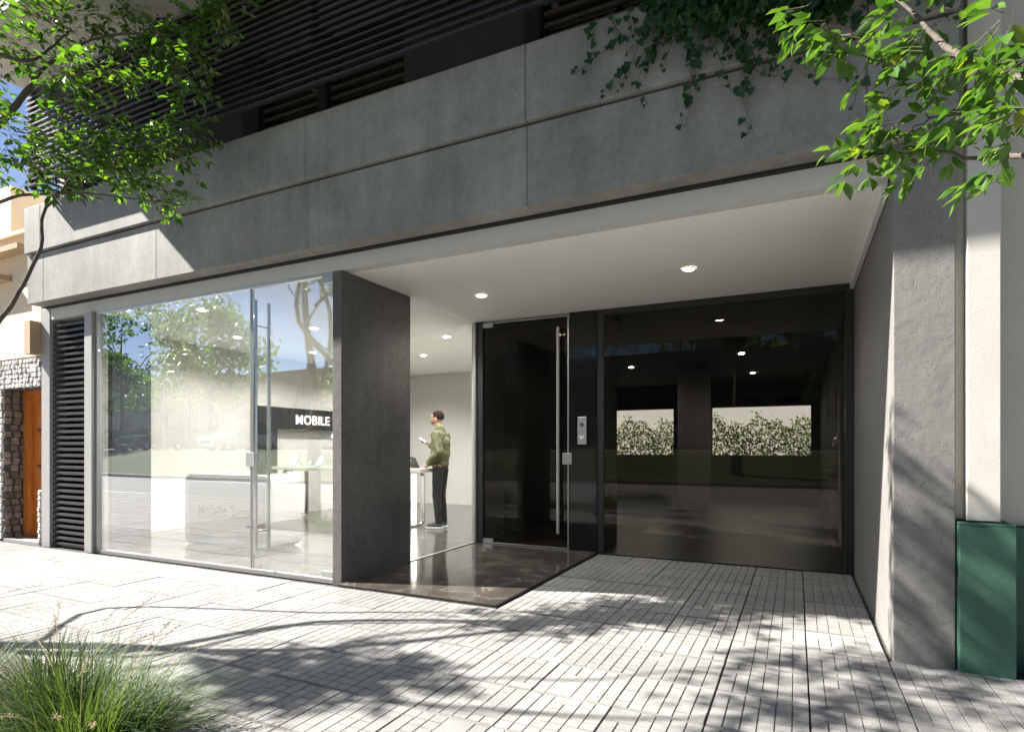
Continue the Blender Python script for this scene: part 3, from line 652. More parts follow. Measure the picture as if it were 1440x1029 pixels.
# ------------------------------------------------------------------ planting strip and grasses
ps = box('planting_strip', M['soil'], None, (-7.8, -2.62, .75, 1.86, -.021, .012)); tag(ps, kind='structure')
def grass_clump(loc, n, L, label, nstalk=14, spread=.2, group=None):
    g = thing('grass_clump', label, 'grass clump', loc, 0, group); vs = []; fs = []
    for _ in range(n):
        a = random.uniform(0, 2*PI); r = spread*random.random()**.7; p = Vector((r*math.cos(a), r*math.sin(a), 0))
        lean = random.uniform(.2, 1.7)*(.35+r/spread*.8); a2 = a+random.gauss(0, .5); l_ = L*random.uniform(.55, 1.15); w_ = random.uniform(.0022, .0042)
        d = Vector((math.cos(a2)*lean, math.sin(a2)*lean, 1)).normalized(); sd = Vector((-math.sin(a2), math.cos(a2), 0)); seg = 7; i0 = len(vs)
        curl = random.uniform(.1, .34)
        for k in range(seg+1):
            t = k/seg; ww = w_*(1-t)**.7; vs += [tuple(p-sd*ww), tuple(p+sd*ww)]
            if p.z < .01 and k > 1: d.z = max(d.z, .05)
            p = p+d*(l_/seg); d = (d+Vector((math.cos(a2)*.25*curl, math.sin(a2)*.25*curl, -curl))*(.4+t)).normalized()
        fs += [(i0+2*k, i0+2*k+1, i0+2*k+3, i0+2*k+2) for k in range(seg)]
    me = bpy.data.meshes.new('blades'); me.from_pydata(vs, [], fs); me.materials.append(M['grass']); o = bpy.data.objects.new('blades', me); COL.objects.link(o); o.parent = g; o['kind'] = 'stuff'
    for _ in range(nstalk):
        a = random.uniform(0, 2*PI); l_ = L*random.uniform(.95, 1.5); le = random.uniform(.15, .9); b = LMB(); pts = []
        p = Vector((spread*.4*math.cos(a), spread*.4*math.sin(a), 0)); d = Vector((math.cos(a)*le, math.sin(a)*le, 1)).normalized()
        for k in range(9): pts.append(p.copy()); p = p+d*l_/8; d = (d+Vector((.06*math.cos(a), .06*math.sin(a), -.11))).normalized()
        b.tube(pts, [.0012]*9, 4, False)
        for k in range(26):
            t = .74+.26*k/26; q = pts[min(7, int(t*8))].lerp(pts[min(8, int(t*8)+1)], t*8-int(t*8)); e = q+rv(.006)+Vector((0, 0, .004))
            b.tube([q, e, e+(e-q)*.6], [.0005, .0011, .0003], 3, False)
        b.build('seed_stalk', M['straw'], g)
    return g
grass_clump((-2.62, 1.38, .0), 2000, .45, 'large feathery grass clump with seed stalks in the lower left corner', 22, .26, 'grass clumps in the planting strip')
grass_clump((-3.12, 1.52, .0), 800, .44, 'smaller grass clump behind the large one, at the left picture edge', 12, .2, 'grass clumps in the planting strip')
for k, (x_, y_) in enumerate(((-3.6, 1.3), (-4.9, 1.6), (-6.35, 1.75), (-6.0, 1.35))):
    grass_clump((x_, y_, 0), 350, .55, ['dark grass clump mirrored nearest to the glass door', 'dark grass clump mirrored in the middle of the planting strip', 'farthest dark grass clump mirrored in the glass door', 'dark grass clump in front of the farthest one'][k]+' of the shop', 5, .2, 'grass clumps in the planting strip')

# ------------------------------------------------------------------ neighbour on the left
nl = thing('neighbour_house', 'beige rendered house with stone cladding left of the concrete building', 'house', (-11, 4.2, 0))
box('wall', M['beige'], nl, (-20, -8.735, 4.145, 4.45, 2.43, 4.05), bevel=.004)
box('parapet_cap', M['beige'], nl, (-20, -8.74, 4.10, 4.5, 4.055, 4.10))
box('upper_wall', M['beige'], nl, (-20, -9.6, 4.2, 12, 4.11, 4.81))
box('ledge', M['tan'], nl, (-20, -8.95, 3.98, 4.14, 3.80, 3.87)); box('ledge', M['tan'], nl, (-20, -9.45, 3.98, 4.14, 3.47, 3.54))
box('corner_block', M['tan'], nl, (-8.87, -8.735, 4.02, 4.142, 2.44, 2.86))
box('lower_wall', M['mortar'], nl, (-20, -9.68, 4.17, 4.6, -.05, 2.425)); box('lintel_wall', M['mortar'], nl, (-9.68, -8.735, 4.17, 4.6, 2.03, 2.425))
box('pier_wall', M['mortar'], nl, (-8.86, -8.735, 4.17, 4.3, -.05, .70))
def stones(par, poly_ok, org, ux_, vx_, nrm, u0, u1, v0, v1, su, sv, mat, jit=.18, name='stone'):
    """irregular stones on a plane; each its own mesh object, sharing a few shapes"""
    shapes = []
    for s in range(6):
        r = random.Random(s+50); b = LMB(); n = 8; q_ = [(-.44,-.44),(0,-.46),(.44,-.44),(.46,0),(.44,.44),(0,.46),(-.44,.44),(-.46,0)]; pts = [(x+r.uniform(-.07,.05), y+r.uniform(-.07,.05)) for x, y in q_]
        pts = [(max(-.47, min(.47, x*1.15)), max(-.47, min(.47, y*1.15))) for x, y in pts]
        vs = [(x, y, 0) for x, y in pts]+[(x*.96, y*.96, .6) for x, y in pts]+[(x*.8+r.gauss(0, .02), y*.8+r.gauss(0, .02), 1+r.gauss(0, .12)) for x, y in pts]
        fs = [(i, (i+1) % n, n+(i+1) % n, n+i) for i in range(n)]+[(n+i, n+(i+1) % n, 2*n+(i+1) % n, 2*n+i) for i in range(n)]+[tuple(range(2*n, 3*n))]
        me = bpy.data.meshes.new(name); me.from_pydata(vs, [], fs); me.materials.append(mat); shapes.append(me)
    nv = int((v1-v0)/sv); 
    for j in range(nv):
        nu = max(1, int((u1-u0)/su)); off = random.uniform(-.3, .3)*su if nu > 2 else 0
        for i in range(nu+1 if off else nu):
            u = u0+(i+.5)*(u1-u0)/nu+off-(su*.2 if off else 0); v = v0+(j+.5)*(v1-v0)/nv
            if u < u0+su*.2 or u > u1-su*.2 or not poly_ok(u, v): continue
            o = bpy.data.objects.new(name, random.choice(shapes)); COL.objects.link(o); o.parent = par
            P0 = Vector(org)+Vector(ux_)*u+Vector(vx_)*v
            a = random.gauss(0, jit); B = Matrix((Vector(ux_), Vector(vx_), Vector(nrm))).transposed().to_4x4()
            o.matrix_local = Matrix.Translation(P0-Vector(nl.location)) @ B @ Matrix.Rotation(a, 4, 'Z') @ Matrix.Diagonal((su*random.uniform(.93, 1.1), sv*random.uniform(.95, 1.1), .028*random.uniform(.7, 1.2), 1))
stones(nl, lambda u, v: True, (0, 4.17, 0), (1, 0, 0), (0, 0, 1), (0, -1, 0), -10.5, -8.74, 2.04, 2.42, .085, .062, M['stone'])
stones(nl, lambda u, v: True, (0, 4.17, 0), (1, 0, 0), (0, 0, 1), (0, -1, 0), -9.95, -9.69, .0, 2.04, .09, .095, M['stone'])
stones(nl, lambda u, v: True, (0, 4.17, 0), (1, 0, 0), (0, 0, 1), (0, -1, 0), -8.86, -8.74, .0, .70, .06, .065, M['stone'])
stones(nl, lambda u, v: True, (-9.68, 0, 0), (0, 1, 0), (0, 0, 1), (1, 0, 0), 4.15, 4.47, .0, 2.03, .085, .09, M['darkstone'], .22)
dr_ = box('door', M['wood'], nl, (-9.60, -8.74, 4.42, 4.46, .03, 2.02))
box('door_frame', M['wood'], dr_, (-9.645, -9.50, 4.36, 4.43, .0, 2.03), bevel=.004)
box('door_frame', M['wood'], dr_, (-9.50, -8.74, 4.36, 4.43, 1.96, 2.03), bevel=.004)
for z0, z1 in ((.42, .97), (1.04, 1.45), (1.53, 1.88)):
    for x0, x1 in ((-9.36, -9.06), (-9.0, -8.76)): box('door_panel', M['wood'], dr_, (x0, x1, 4.395, 4.425, z0, z1), bevel=.015, seg=2)
for z0 in (1.0, 1.49): box('door_rail', P('door_groove', (.10, .025, .006), .5) if z0 == 1.0 else bpy.data.materials['door_groove'], dr_, (-9.40, -8.76, 4.408, 4.418, z0-.012, z0+.012))
box('threshold', M['jamb'], nl, (-9.68, -8.74, 4.15, 4.44, -.02, .02))
# trees behind the left neighbour
def far_tree(loc, h, r, mat, label, n=2500, ls=.28, group='street trees across the road'):
    t = thing('tree', label, 'tree', loc, 0, group); b = MB(); L = Vector(loc); lv = []
    MB().tube([L, L+Vector((.1, 0, h*.25)), L+Vector((0, .1, h*.55)), L+Vector((.1, 0, h*.8))], [.22, .17, .1, .03], 8).build('trunk', M['bark'], t, smooth=True)
    cs = [(L+Vector((random.gauss(0, r*.42), random.gauss(0, r*.42), random.uniform(h*.35, h*.92))), r*random.uniform(.28, .5)) for _ in range(16)]
    for c, cr in cs: b.tube([L+Vector((0, 0, h*.35)), (L+Vector((0, 0, h*.5))+c)/2, c], [.06, .04, .015], 5, False)
    for _ in range(n):
        c, cr = random.choice(cs); v = rv().normalized()*cr*random.random()**.35; v.z *= .8
        lv.append((c+v, rv().normalized(), (v.normalized()*.6+Vector((0, 0, .6))+rv(.4)).normalized(), ls*random.uniform(.6, 1.3)))
    b.build('limb', M['bark'], t)['kind'] = 'stuff'; put_leaves(t, lv, mat, 0); return t
far_tree((-19, 13, 0), 9.5, 3.2, M['leaf'], 'dark leafy tree behind the beige house roof at the left edge', 5000, .2, None)

def sky_block_tree(loc, h, r, label):  # tree added behind the camera to keep sky light off the facade
    t = thing('tree', label, 'tree', loc, 0, 'high-crowned trees on the lawn bank'); L = Vector(loc); lv = []; b = MB()
    MB().tube([L, L+Vector((.05, 0, 2)), L+Vector((.1, .1, 4.2)), L+Vector((0, 0, h*.7))], [.2, .16, .14, .05], 8).build('trunk', M['bark'], t, smooth=True)
    cs = [(L+Vector((random.uniform(-.75, .75)*r, random.uniform(-.75, .75)*r, random.uniform(6.2, h-1))), r*random.uniform(.35, .5)) for _ in range(20)]
    for c, cr in cs: b.tube([L+Vector((0, 0, 4.2)), (L+Vector((0, 0, 5.5))+c)/2, c], [.06, .04, .015], 5, False)
    for _ in range(3200):
        c, cr = random.choice(cs); v = rv().normalized()*cr*random.random()**.35; v.z *= .8
        lv.append((c+v, rv().normalized(), (v.normalized()*.6+Vector((0, 0, .6))+rv(.4)).normalized(), .42*random.uniform(.6, 1.3)))
    b.build('limb', M['bark'], t)['kind'] = 'stuff'; put_leaves(t, lv, M['leaf'], 0); return t

# ------------------------------------------------------------------ neighbour on the right
nr = thing('neighbour_wall_house', 'cream rendered house front with green painted base right of the concrete pillar', 'house', (1.5, 4.3, 0))
box('recess_wall', M['cream'], nr, (.818, 4.5, 4.30, 4.7, .80, 6.5))
box('pilaster_return', M['cream'], nr, (.818, .86, 4.14, 4.298, .84, 6.5), bevel=.002)
box('pilaster', M['cream'], nr, (.862, 1.012, 4.075, 4.298, .84, 6.5), bevel=.004)
box('green_base', M['green'], nr, (.818, 1.068, 4.03, 4.7, -.03, .815), bevel=.004)
box('base_cap', M['green'], nr, (.819, 1.067, 4.034, 4.7, .817, .832), bevel=.002)
box('green_plinth', M['green'], nr, (1.075, 4.5, 4.26, 4.7, -.03, .795), bevel=.004)

# ------------------------------------------------------------------ ceiling lights
CG = 'round recessed ceiling lights'
def downlight(x, y, z, label, group, energy=4, r=.05, col=(1, .975, .94)):
    t = thing('ceiling_light', label, 'ceiling light', (x, y, z), 0, group)
    b = LMB(); n = 20
    vs = [(math.cos(2*PI*k/n)*rr, math.sin(2*PI*k/n)*rr, zz) for rr, zz in ((r*1.3, 0), (r*1.25, -.008), (r, -.008), (r, 0)) for k in range(n)]
    b.add(vs, [(j*n+k, j*n+(k+1) % n, (j+1)*n+(k+1) % n, (j+1)*n+k) for j in range(3) for k in range(n)]); b.build('trim_ring', M['white'], t)
    b = LMB(); b.add([(math.cos(2*PI*k/n)*r, math.sin(2*PI*k/n)*r, -.004) for k in range(n)], [tuple(range(n))]); b.build('lamp_disc', M['lamp'], t)
    ld_ = bpy.data.lights.new('downlight', 'SPOT'); ld_.energy = energy; ld_.spot_size = 2.6; ld_.spot_blend = .6; ld_.shadow_soft_size = .05; ld_.color = col
    l_ = bpy.data.objects.new('downlight', ld_); COL.objects.link(l_); l_.parent = t; l_.location = (0, 0, -.03)
downlight(-3.02, 5.48, 2.868, 'lit round ceiling light near the lobby door, left of the two under the canopy', CG, 10)
downlight(-.877, 5.48, 2.868, 'lit round ceiling light in the middle of the canopy, right of the two', CG, 10)
downlight(-.85, 10.8, 2.868, 'lit round ceiling light behind the dark driveway glass, nearer of the two on the right', CG, 8)
downlight(-.85, 13.7, 2.868, 'lit round ceiling light behind the dark driveway glass, farther of the two on the right', CG, 8)
downlight(-3.0, 11.7, 2.868, 'lit round ceiling light at the left side of the dark driveway window', CG, 8)
SL = [(-6.3, 4.62), (-7.4, 6.0), (-7.4, 7.5), (-7.4, 9.2), (-5.9, 6.0), (-5.9, 8.6), (-4.6, 7.3), (-4.6, 5.8), (-4.6, 9.2)]  # the light nearest the window is added to brighten the counter front
sl_lab = ['shop ceiling light just inside the shop window, in front of the white counter', 'first of the shop ceiling lights, above the white counter at the left window', 'shop ceiling light just behind the first one from the window', 'shop ceiling light high above the illuminated sign', 'shop ceiling light seen through the glass door', 'shop ceiling light above the display table', 'shop ceiling light above the standing person', 'shop ceiling light nearest the side window', 'shop ceiling light farthest back near the side window']
for (x_, y_), lb_ in zip(SL, sl_lab): downlight(x_, y_, 2.870, lb_, 'shop ceiling lights', 56)

# ------------------------------------------------------------------ intercom
ic = thing('intercom', 'grey metal intercom panel with round camera on the dark panel beside the lobby door', 'intercom', (-2.29, 6.63, 1.45))
box('plate', M['alu'], ic, (-2.345, -2.235, 6.622, 6.64, 1.285, 1.615), bevel=.004)
b = MB(); n = 16
for rr, mm, nm in ((.024, 'darkmetal', 'camera_ring'), (.014, 'steel', 'camera_lens')):
    MB().tube([(-2.29, 6.622, 1.52), (-2.29, 6.618 if rr > .02 else 6.614, 1.52)], rr, 16).build(nm, M[mm], ic)
MB().prism([(-2.318, 1.385), (-2.262, 1.385), (-2.262, 1.37), (-2.29, 1.345), (-2.318, 1.37)], 'y', 6.614, 6.622).build('call_button', M['white'], ic)
box('seam', M['darkmetal'], ic, (-2.343, -2.237, 6.620, 6.623, 1.448, 1.451))

# ------------------------------------------------------------------ shop furniture
def text(s, size, depth, mat, name, parent, loc, rot):
    cu = bpy.data.curves.new('t', 'FONT'); cu.body = s; cu.size = size; cu.extrude = depth; cu.offset = .0006; cu.space_character = 1.08
    to = bpy.data.objects.new('t', cu); COL.objects.link(to); dg = bpy.context.evaluated_depsgraph_get(); dg.update()
    me = bpy.data.meshes.new_from_object(to.evaluated_get(dg)); bpy.data.objects.remove(to)
    me.materials.clear(); me.materials.append(mat); o = bpy.data.objects.new(name, me); COL.objects.link(o); o.parent = parent
    pl = Vector(parent.location); o.location = Vector(loc)-pl; o.rotation_euler = rot; return o
# illuminated portal
pt = thing('sign_portal', 'black wall portal with the white glowing word MOBILE above the display table', 'sign', (-8.4, 8.5, 0))
box('beam', P('portal_black', (.02, .019, .018), .35), pt, (-8.50, -8.36, 7.62, 10.0, 1.59, 1.975), bevel=.004)
box('upright', bpy.data.materials['portal_black'], pt, (-8.50, -8.36, 7.2, 7.618, .0, 1.975), bevel=.004)
box('upright', bpy.data.materials['portal_black'], pt, (-8.50, -8.36, 10.0, 10.4, .0, 1.975), bevel=.004)
text('MOBILE', .245, .004, M['sign'], 'lettering', pt, (-8.345, 8.02, 1.685), (PI/2, 0, PI/2))
# counter
def rrect(x0, x1, z0, z1, r, n=6):
    pts = []
    for cx, cz, a0 in ((x1-r, z0+r, -PI/2), (x1-r, z1-r, 0), (x0+r, z1-r, PI/2), (x0+r, z0+r, PI)):
        for k in range(n+1): a = a0+PI/2*k/n; pts.append((cx+r*math.cos(a), cz+r*math.sin(a)))
    return pts
ct = thing('shop_counter', 'white rounded service counter with Mobile Store lettering behind the shop window', 'counter', (-6.45, 5.3, 0))
MB().prism(rrect(-7.22, -5.66, .01, .91, .12), 'y', 5.05, 5.55).build('counter_body', M['white'], ct, bevel=.006)
MB().prism(rrect(-7.12, -5.76, .11, .81, .06), 'y', 5.042, 5.05).build('front_panel', M['intwall'], ct)
text('Mobile Store', .19, .004, P('grey_letters', (.2, .2, .2), .5), 'lettering', ct, (-6.95, 5.038, .40), (PI/2, 0, 0))
reg = thing('payment_terminal', 'small dark green payment terminal on top of the white counter', 'terminal', (-6.05, 5.3, .912))
box('body', P('dark_green_plastic', (.01, .035, .025), .4), reg, (-6.12, -5.98, 5.22, 5.36, .913, .975), bevel=.006)
box('screen', M['blackglass'], reg, (-6.11, -5.99, 5.225, 5.30, .976, .979))
MB().box(-6.35, -6.18, 5.24, 5.34, .913, .95).build('paper_stack', M['white'], None); tag(bpy.data.objects['paper_stack'], 'small white box lying on the counter beside the terminal', 'box')
# display table
tb = thing('display_table', 'long pale display table on chrome loop legs with glowing strip', 'table', (-6.4, 7.6, 0))
box('tabletop', P('table_white', (.50, .50, .42), .25, coat=.3), tb, (-8.1, -5.02, 7.25, 7.95, .875, .93), bevel=.008)
def loop(x):
    o_ = []; pr = rrect(7.33, 7.87, .015, .87, .07, 5); pi_ = rrect(7.36, 7.84, .045, .84, .05, 5); n = len(pr); b = MB()
    vs = [(x-.035, *p) for p in pr]+[(x+.035, *p) for p in pr]+[(x-.035, *p) for p in pi_]+[(x+.035, *p) for p in pi_]; fs = []
    for i in range(n):
        j = (i+1) % n; fs += [(i, j, n+j, n+i), (2*n+i, 3*n+i, 3*n+j, 2*n+j), (i, 2*n+i, 2*n+j, j), (n+i, n+j, 3*n+j, 3*n+i)]
    b.add(vs, fs); return b
for x_ in (-7.9, -5.40):
    loop(x_).build('leg', M['steel'], tb)
    box('light_strip', M['led'], tb, (x_-.02, x_+.02, 7.58, 7.64, .05, .835), bevel=.002)
MB().prism(rrect(-5.9, -5.25, .16, .84, .05, 4), 'y', 7.45, 7.75).build('leg_panel', M['white'], tb) if False else None
# tablets and phones on the table
def tablet(x, y, rz, label, big=True):
    t = thing('tablet' if big else 'smartphone', label, 'tablet' if big else 'phone', (x, y, .932), rz, 'devices on the display table')
    s = 1 if big else .55; a = math.radians(62)
    def pl(u, v, w_): return (v*math.cos(a)+w_*math.sin(a), u, v*math.sin(a)-w_*math.cos(a)+.006)
    b = LMB(); w_, h_ = .12*s, .19*s
    b.add([pl(-w_, 0, 0), pl(w_, 0, 0), pl(w_, h_, 0), pl(-w_, h_, 0), pl(-w_, 0, .008), pl(w_, 0, .008), pl(w_, h_, .008), pl(-w_, h_, .008)], [(0,3,2,1),(4,5,6,7),(0,1,5,4),(1,2,6,5),(2,3,7,6),(3,0,4,7)]); b.build('case', M['darkmetal'], t, bevel=.002)
    b = LMB(); e = .01; b.add([pl(-w_+e, e, -.0015), pl(w_-e, e, -.0015), pl(w_-e, h_-e, -.0015), pl(-w_+e, h_-e, -.0015)], [(0,3,2,1)]); b.build('screen', bpy.data.materials['screen_glow'], t)
    b = LMB(); b.add([(h_*math.cos(a)*.8, -.02, h_*.75*s), (h_*math.cos(a)*.8, .02, h_*.75*s), (h_*1.1, .02, 0), (h_*1.1, -.02, 0), (h_*1.1+.004, -.02, 0), (h_*1.1+.004, .02, 0)], [(0,1,2,3), (0,4,5,1)]); b.build('stand', M['steel'], t)
emit('screen_glow', (.12, .62, .5), 1.3)
tablet(-5.33, 7.55, math.radians(250), 'tablet with green lit screen at the end of the table near the person')
for k, (x_, y_) in enumerate(((-7.9, 7.5), (-7.6, 7.6), (-7.3, 7.5), (-6.95, 7.6), (-6.6, 7.5), (-6.2, 7.6))):
    tablet(x_, y_, math.radians(70+random.uniform(-15, 15)), ['first', 'second', 'third', 'fourth', 'fifth', 'sixth'][k]+' small device on a stand, counted from the left end of the display table', k % 2 == 0)

# ------------------------------------------------------------------ person
pr = thing('person', 'person in olive bomber jacket and black trousers looking at a phone inside the shop', 'person', (-4.95, 7.66, .008), math.radians(190))
skin = P('skin', (.42, .24, .17), .5, var=.05); hair = P('dark_hair', (.022, .014, .009), .85, spec=.15, bump=.8, bscale=120)
jk = P('olive_nylon', (.10, .105, .042), .5, var=.05, scale=9, bump=.9, bscale=14, bdist=.02); tr_ = P('black_denim', (.016, .016, .018), .8, var=.2, bump=.6, bscale=16, bdist=.012)
def remesh(o, vs, sm=4):
    m = o.modifiers.new('remesh', 'REMESH'); m.mode = 'VOXEL'; m.voxel_size = vs; m.use_smooth_shade = True
    s = o.modifiers.new('smooth', 'SMOOTH'); s.iterations = sm; s.factor = .5
b = LMB()
# trunk, neck, head (local +x is forward, +y is the person's left)
b.ell((0, 0, 1.0), (.10, .15, .12)); b.cap((0, 0, 1.0), .11, (-.01, 0, 1.35), .125); b.cap((-.01, .12, 1.42), .06, (-.01, -.12, 1.42), .06)
b.cap((-.02, 0, 1.46), .055, (.025, 0, 1.60), .052)
b.ell((.05, 0, 1.700), (.098, .076, .105), 20, 14); b.ell((.088, 0, 1.645), (.055, .052, .065)); b.ell((.118, 0, 1.605), (.022, .028, .02))
b.cap((.14, 0, 1.69), .009, (.162, 0, 1.655), .014, 8); b.ell((.135, 0, 1.715), (.018, .05, .012)); b.ell((.138, 0, 1.628), (.012, .022, .008))
for s in (-1, 1): b.ell((.04, s*.078, 1.675), (.02, .011, .034), 10, 8)
for s in (-1, 1):   # legs and feet
    b.cap((-.01, s*.085, .95), .085, (.01, s*.09, .52), .058); b.cap((.01, s*.09, .52), .055, (-.02, s*.095, .10), .038); b.cap((-.03, s*.095, .05), .036, (.12, s*.105, .035), .028)
AL = [(-.01, .185, 1.44), (-.09, .245, 1.17), (.10, .20, 1.00), (.16, .17, .95)]; AR = [(-.01, -.185, 1.44), (.03, -.25, 1.19), (.245, -.14, 1.285)]
for A in (AL, AR):
    for i in range(len(A)-1): b.cap(A[i], .046-.007*i, A[i+1], .038-.006*i)
# right hand holds the phone: palm, four fingers, thumb
b.cap((.25, -.14, 1.29), .024, (.305, -.115, 1.325), .030)
for k, fz in enumerate((1.305, 1.322, 1.339, 1.354)):
    ln = (.030, .036, .038, .034)[k]
    b.cap((.315, -.125, fz), .0085, (.315+ln, -.118, fz+.006), .008, 8); b.cap((.315+ln, -.118, fz+.006), .008, (.315+ln+.004, -.094, fz+.010), .007, 8)
b.cap((.285, -.098, 1.325), .010, (.318, -.082, 1.345), .009, 8); b.cap((.318, -.082, 1.345), .009, (.338, -.086, 1.356), .008, 8)
body = b.build('body', skin, pr, smooth=True); remesh(body, .0075, 2)
b = LMB()
b.cap((0, 0, 1.02), .135, (-.01, 0, 1.30), .15, 20); b.ell((0, 0, .99), (.135, .165, .07), 20); b.cap((-.015, .14, 1.40), .096, (-.015, -.14, 1.40), .096); b.ell((-.01, 0, 1.30), (.145, .185, .15), 20)
b.ell((-.015, 0, 1.14), (.14, .17, .15), 20); b.cap((-.02, 0, 1.46), .074, (-.002, 0, 1.525), .07)
for A in ([(-.01, .185, 1.43), (-.095, .25, 1.17), (.09, .205, 1.01)], [(-.01, -.185, 1.43), (.03, -.255, 1.19), (.215, -.155, 1.27)]):
    b.cap(A[0], .076, A[1], .066); b.cap(A[1], .068, A[2], .048)
b.cap((-.05, .24, 1.14), .06, (.02, .23, 1.08), .055)
jo = b.build('jacket', jk, pr, smooth=True); remesh(jo, .011, 3)
dt_ = bpy.data.textures.new('folds', 'CLOUDS'); dt_.noise_scale = .07; dm = jo.modifiers.new('folds', 'DISPLACE'); dm.texture = dt_; dm.strength = .014; dm.mid_level = .2
b = LMB()
b.ell((-.005, 0, .94), (.115, .15, .09), 18)
for s in (-1, 1):
    b.cap((-.01, s*.083, .92), .095, (.015, s*.092, .52), .07); b.cap((.015, s*.092, .52), .068, (-.02, s*.097, .13), .058)
    b.ell((-.02, s*.097, .10), (.062, .056, .03))
to = b.build('trousers', tr_, pr, smooth=True); remesh(to, .011, 3); dm = to.modifiers.new('folds', 'DISPLACE'); dm.texture = dt_; dm.strength = .014; dm.mid_level = .5
for s in (-1, 1):
    b = LMB(); b.cap((-.04, s*.097, .062), .044, (.03, s*.102, .058), .046); b.cap((.03, s*.102, .058), .046, (.14, s*.11, .045), .034); b.cap((-.03, s*.097, .07), .044, (-.025, s*.097, .11), .048)
    so = b.build('shoe', P('dark_sneaker', (.07, .07, .07), .7) if s < 0 else bpy.data.materials['dark_sneaker'], pr, smooth=True); remesh(so, .007, 2)
    b = LMB(); b.cap((-.045, s*.097, .022), .046, (.145, s*.11, .020), .038)
    b.v = [(x, y, max(.0, min(.034, z_))) for x, y, z_ in b.v]; b.build('shoe_sole', M['white'], pr)
b = LMB(); b.ell((.035, 0, 1.722), (.104, .083, .094), 22, 14)
b.v = [(x, y, z_) if not (x > .10 and z_ < 1.752) else (min(x, .10), y*.8, max(z_, 1.70)) for x, y, z_ in b.v]
b.v = [(x, y, max(z_, 1.665 if x < .03 else 1.70)) for x, y, z_ in b.v]; ho = b.build('hair', hair, pr, smooth=True)
b = LMB(); b.ell((.10, 0, 1.628), (.05, .055, .035), 14, 8); b.build('beard', P('stubble', (.13, .075, .05), .8), pr, smooth=True).scale = (.98, .98, 1)
# the phone in the hand
R190 = Matrix.Rotation(math.radians(190), 4, 'Z'); pp = R190 @ Vector((.335, -.10, 1.352))+Vector((-4.95, 7.66, .008))
ph = thing('smartphone', 'dark smartphone held in the raised hand of the person', 'phone', pp, math.radians(190))
for nm, sc_, mt, off in (('case', (.004, .036, .073), 'darkmetal', 0), ('screen', (.0006, .033, .068), 'screen_glow', -.0045)):
    b = LMB(); b.box(off-sc_[0], off+sc_[0], -sc_[1], sc_[1], -sc_[2], sc_[2]); o = b.build(nm, M.get(mt) or bpy.data.materials[mt], ph, bevel=.0005); o.rotation_euler = (0, math.radians(55), 0)

# ------------------------------------------------------------------ across the road (seen in the glass)
ob = thing('low_building', 'long low grey building with flat overhanging roof, mirrored in the shop glass', 'building', (-20, -38, 1.05))
oc = concrete('far_concrete', (.22, .215, .20)); 
box('wall', oc, ob, (-150, 22, -46, -38, 1.05, 7.0)); box('roof_overhang', oc, ob, (-152, 24, -47, -36.4, 7.0, 9.2), bevel=.03)
for k in range(36):
    x_ = -100+k*3.4
    ww = box('window', M['blackglass'], ob, (x_, x_+2.1, -38.0, -37.94, 3.6, 5.4)); box('window_sill', oc, ww, (x_-.1, x_+2.2, -38, -37.8, 3.45, 3.58))
for x_, w_, h_ in ((-30, 4, 2.2), (-24, 3, 1.6), (-8, 5, 2.4), (-1, 3, 1.8), (8, 4, 2.0), (-44, 3, 2)):
    box('rooftop_box', oc, ob, (x_, x_+w_, -43, -40, 9.2, 9.2+h_))
for i, (x_, y_, h_) in enumerate(((-2, -9.5, 12.5), (4.5, -10, 13), (11, -9.4, 12))):
    sky_block_tree((x_, y_, .3), h_, 3.9, ['tall high-crowned tree on the lawn bank, leftmost of three', 'middle one of the three tall trees on the lawn bank', 'rightmost tall tree on the lawn bank'][i])
for i, (x_, y_, h_, r_) in enumerate(((-12, -52, 17, 6), (2, -54, 18, 6.5), (-26, -53, 16, 6), (14, -52, 17, 6), (-51.5, -22, 13, 4.6), (-47, -25, 14, 5), (-39, -21, 11.5, 4), (-60, -20, 12, 5), (-44, -15.8, 8, 2.6), (-33, -30, 10, 3), (16, -20, 11, 4), (26, -24, 12, 5))):  # trees behind the low building are added to darken the mirrored sky
    far_tree((x_, y_, 1.05), h_, r_, M['leaf'], ['tall tree standing behind the low building, second from the left', 'tall tree behind the low building, second from the right', 'tall tree behind the low building, farthest left', 'tall tree behind the low building, farthest right', 'tall tree mirrored at the left end of the shop window', 'broad tall tree mirrored in the left shop window', 'tree mirrored beside the lamp post in the shop window', 'tree farthest left across the road', 'small tree mirrored just above the dark car', 'tree standing before the low building across the road', 'tree across the road to the right of the camera', 'tree farthest right across the road'][i], 2600, .42)
lp = thing('street_lamp', 'thin grey street lamp on the lawn, mirrored in the shop window', 'street lamp', (-34.8, -14.6, 1.05))
MB().tube([(-34.8,-14.6,1.05),(-34.8,-14.6,6.2)], [.07,.04], 10).build('pole', M['jamb'], lp)
MB().tube([(-35.7,-14.6,6.2),(-33.9,-14.6,6.2)], .03, 8).build('arm', M['jamb'], lp)
for x_ in (-35.7, -33.9): MB().box(x_-.25, x_+.25, -14.72, -14.48, 6.16, 6.28).build('lamp_head', M['jamb'], lp, bevel=.03)
carglass = P('car_glass', (.01, .012, .013), .05, spec=.6); tyre = P('tyre_rubber', (.015, .015, .015), .8); hl = P('headlight_glass', (.7, .7, .72), .1)
